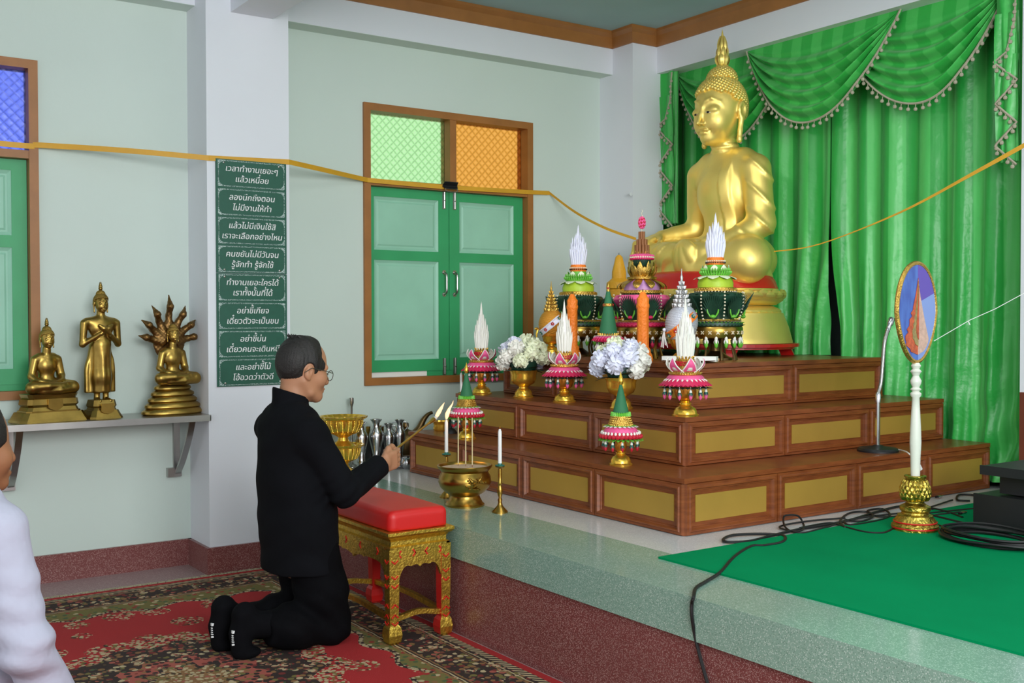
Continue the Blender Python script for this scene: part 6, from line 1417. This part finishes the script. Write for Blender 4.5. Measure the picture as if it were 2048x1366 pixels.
# ================================================================== the worshipper in white at the left edge
wp = thing('person', 'person in white long-sleeved shirt partly cut off by the left edge', 'person', tuple(at(-60, 1500, z=.0))); WO = Vector(wp.location)
def wpt(u, v, t): d = _fw+_rt*((u-1024)/_F)-_up*((v-683)/_F); q = Vector((0, 0, CAMZ))+d*t; return tuple(q)
def wput(o): o.matrix_parent_inverse = Matrix.Translation(-WO); return o
T = 2.62
wh = np.array(wpt(-62, 888, T)); wn = wpt(-85, 990, T); wsR = wpt(-8, 1060, T-.05); wsL = wpt(-235, 1050, T+.2); wel = wpt(48, 1290, T-.06); wwr = wpt(125, 1420, T+.08); whip = wpt(-90, 1440, T+.06); wch = wpt(-95, 1150, T+.06)
FW = np.array((.93, .36, 0.)); LW = np.array((-.36, .93, 0.)); WRm = np.stack([FW, LW, np.array((0, 0, 1.))], 1)
def w_head(P):
    q = (P-wh)@WRm; x, y, z = q.T; A = np.stack([x, np.abs(y), z], 1)
    d = ell(q, (-.006, 0, .015), (.098, .076, .102)); d = smin(d, ell(q, (.030, 0, -.050), (.066, .058, .072)), .03); d = smin(d, ell(q, (.072, 0, -.105), (.024, .026, .02)), .025); d = smin(d, ell(A, (.052, .042, -.04), (.03, .028, .03)), .02)
    d = smax(d, -ell(A, (.098, .03, -.016), (.018, .02, .014)), .012); d = smin(d, ell(A, (.076, .03, -.017), (.014, .016, .012)), .006); d = smin(d, chain(q, [(.09, 0, -.004), (.106, 0, -.046)], [.008, .013]), .01); d = smin(d, ell(q, (.09, 0, -.08), (.013, .024, .010)), .006)
    ear = ell(A, (-.01, .078, -.02), (.02, .01, .034)); d = smin(d, smax(ear, -ell(A, (-.006, .09, -.016), (.01, .008, .018)), .004), .005)
    return smin(d, cap(P, tuple(wh+np.array((-.02, 0, -.07))), wn, .056, .062), .02)
def w_hand(P):
    e = np.array(wwr); f = e-np.array(wel); f /= np.linalg.norm(f); u = np.array((0, 0, 1.)); u -= f*(f@u); u /= np.linalg.norm(u); l = np.cross(u, f); q = (P-e)@np.stack([f, l, u], 1)
    d = smin(rbox(q, (.05, 0, 0), (.042, .014, .038), .013), cap(q, (-.04, 0, 0), (.02, 0, 0), .027), .015)
    for i in range(4): zz = .028-.0187*i; L = (.064, .072, .068, .054)[i]; d = smin(d, chain(q, [(.088, 0, zz), (.088+L*.5, .006, zz), (.088+L, .018, zz)], [.0098, .009, .0075]), .004)
    return smin(d, chain(q, [(.02, 0, .036), (.055, .01, .056), (.085, .016, .058)], [.013, .011, .009]), .006)
def w_body(P): return un(.01, w_head(P), un(.03, cap(P, wch, whip, .11), cap(P, wsR, wsL, .045), chain(P, [wsR, wel, wwr], [.046, .038, .026])), w_hand(P))
lo = np.minimum.reduce([np.array(p) for p in (wh, wn, wsR, wsL, wel, wwr, whip)])-.2; hi = np.maximum.reduce([np.array(p) for p in (wh, wn, wsR, wsL, wel, wwr, whip)])+.2
wput(sdf_obj('body', w_body, lo, hi, .006, 'skin2', wp))
def w_hair(P):
    q = (P-wh)@WRm; x, y, z = q.T; c = ell(q, (-.010, 0, .018), (.105, .083, .108)); d = smax(c, x-np.clip(.062-.9*(z-.05)*(z < .05), -.02, .066), .006); d = smax(d, -.075+.55*np.maximum(0, x+.075)-z, .006); return smax(d, -ell(np.stack([x, np.abs(y), z], 1), (-.008, .085, -.02), (.026, .03, .04)), .004)
wput(sdf_obj('hair', w_hair, lo, hi, .006, 'hair', wp))
def w_shirt(P):
    d = chain(P, [tuple(np.array(wch)+(0, 0, .03)), whip], [.150, .145]); d = smin(d, chain(P, [wsR, tuple((np.array(wn)+np.array(wsR))/2+np.array((0, 0, .012))), tuple(np.array(wn)+np.array((0, 0, -.03))), wsL], [.058, .052, .058, .058], .05), .07)
    f = np.array(wwr)-np.array(wel); f /= np.linalg.norm(f); a = chain(P, [wsR, wel, wwr], [.070, .062, .050], .02); a = smax(a, (P-np.array(wwr))@f+.0, .004); d = smin(d, a, .02)
    d = smax(d, whip[2]-.03-P[:, 2], .006); el = np.exp(-((P-np.array(wel))**2).sum(1)/.018)
    ub = np.array(wel)-np.array(wsR); tt = np.clip(((P-np.array(wsR))@ub)/(ub@ub), 0, 1); sf = sstep(tt, .25, .6)
    return d-.005*np.sin((P[:, 2]*92+P[:, 0]*30+P[:, 1]*12+1.2*np.sin(P[:, 0]*26+P[:, 1]*17)))*np.maximum(el, .6*sf*(tt < 1))-.002*np.sin(P[:, 2]*38-P[:, 0]*30+P[:, 1]*20)
wput(sdf_obj('shirt', w_shirt, lo, hi, .0062, 'shirt', wp))
def w_tr(P): 
    kn = np.array(whip)+FW*.36+np.array((0, 0, -.30)); kl = kn+LW*.2; an = kn-FW*.42; h = np.array(whip); hL = h+LW*.16
    k1 = np.array((kn[0], kn[1], .09)); k2 = np.array((kl[0], kl[1], .09)); a1 = np.array((an[0], an[1], .09)); a2 = a1+LW*.2
    d = un(.03, ell(P, tuple(h+LW*.08+np.array((0, 0, -.04))), (.17, .17, .13)), chain(P, [tuple(h), tuple(k1), tuple(a1)], [.10, .078, .07]), chain(P, [tuple(hL), tuple(k2), tuple(a2)], [.10, .078, .07])); return smax(d, .008-P[:, 2], .006)
wput(sdf_obj('trousers', w_tr, (lo[0]-.5, lo[1]-.5, -.01), (hi[0]+.5, hi[1]+.5, lo[2]+.35), .009, 'trouser', wp))
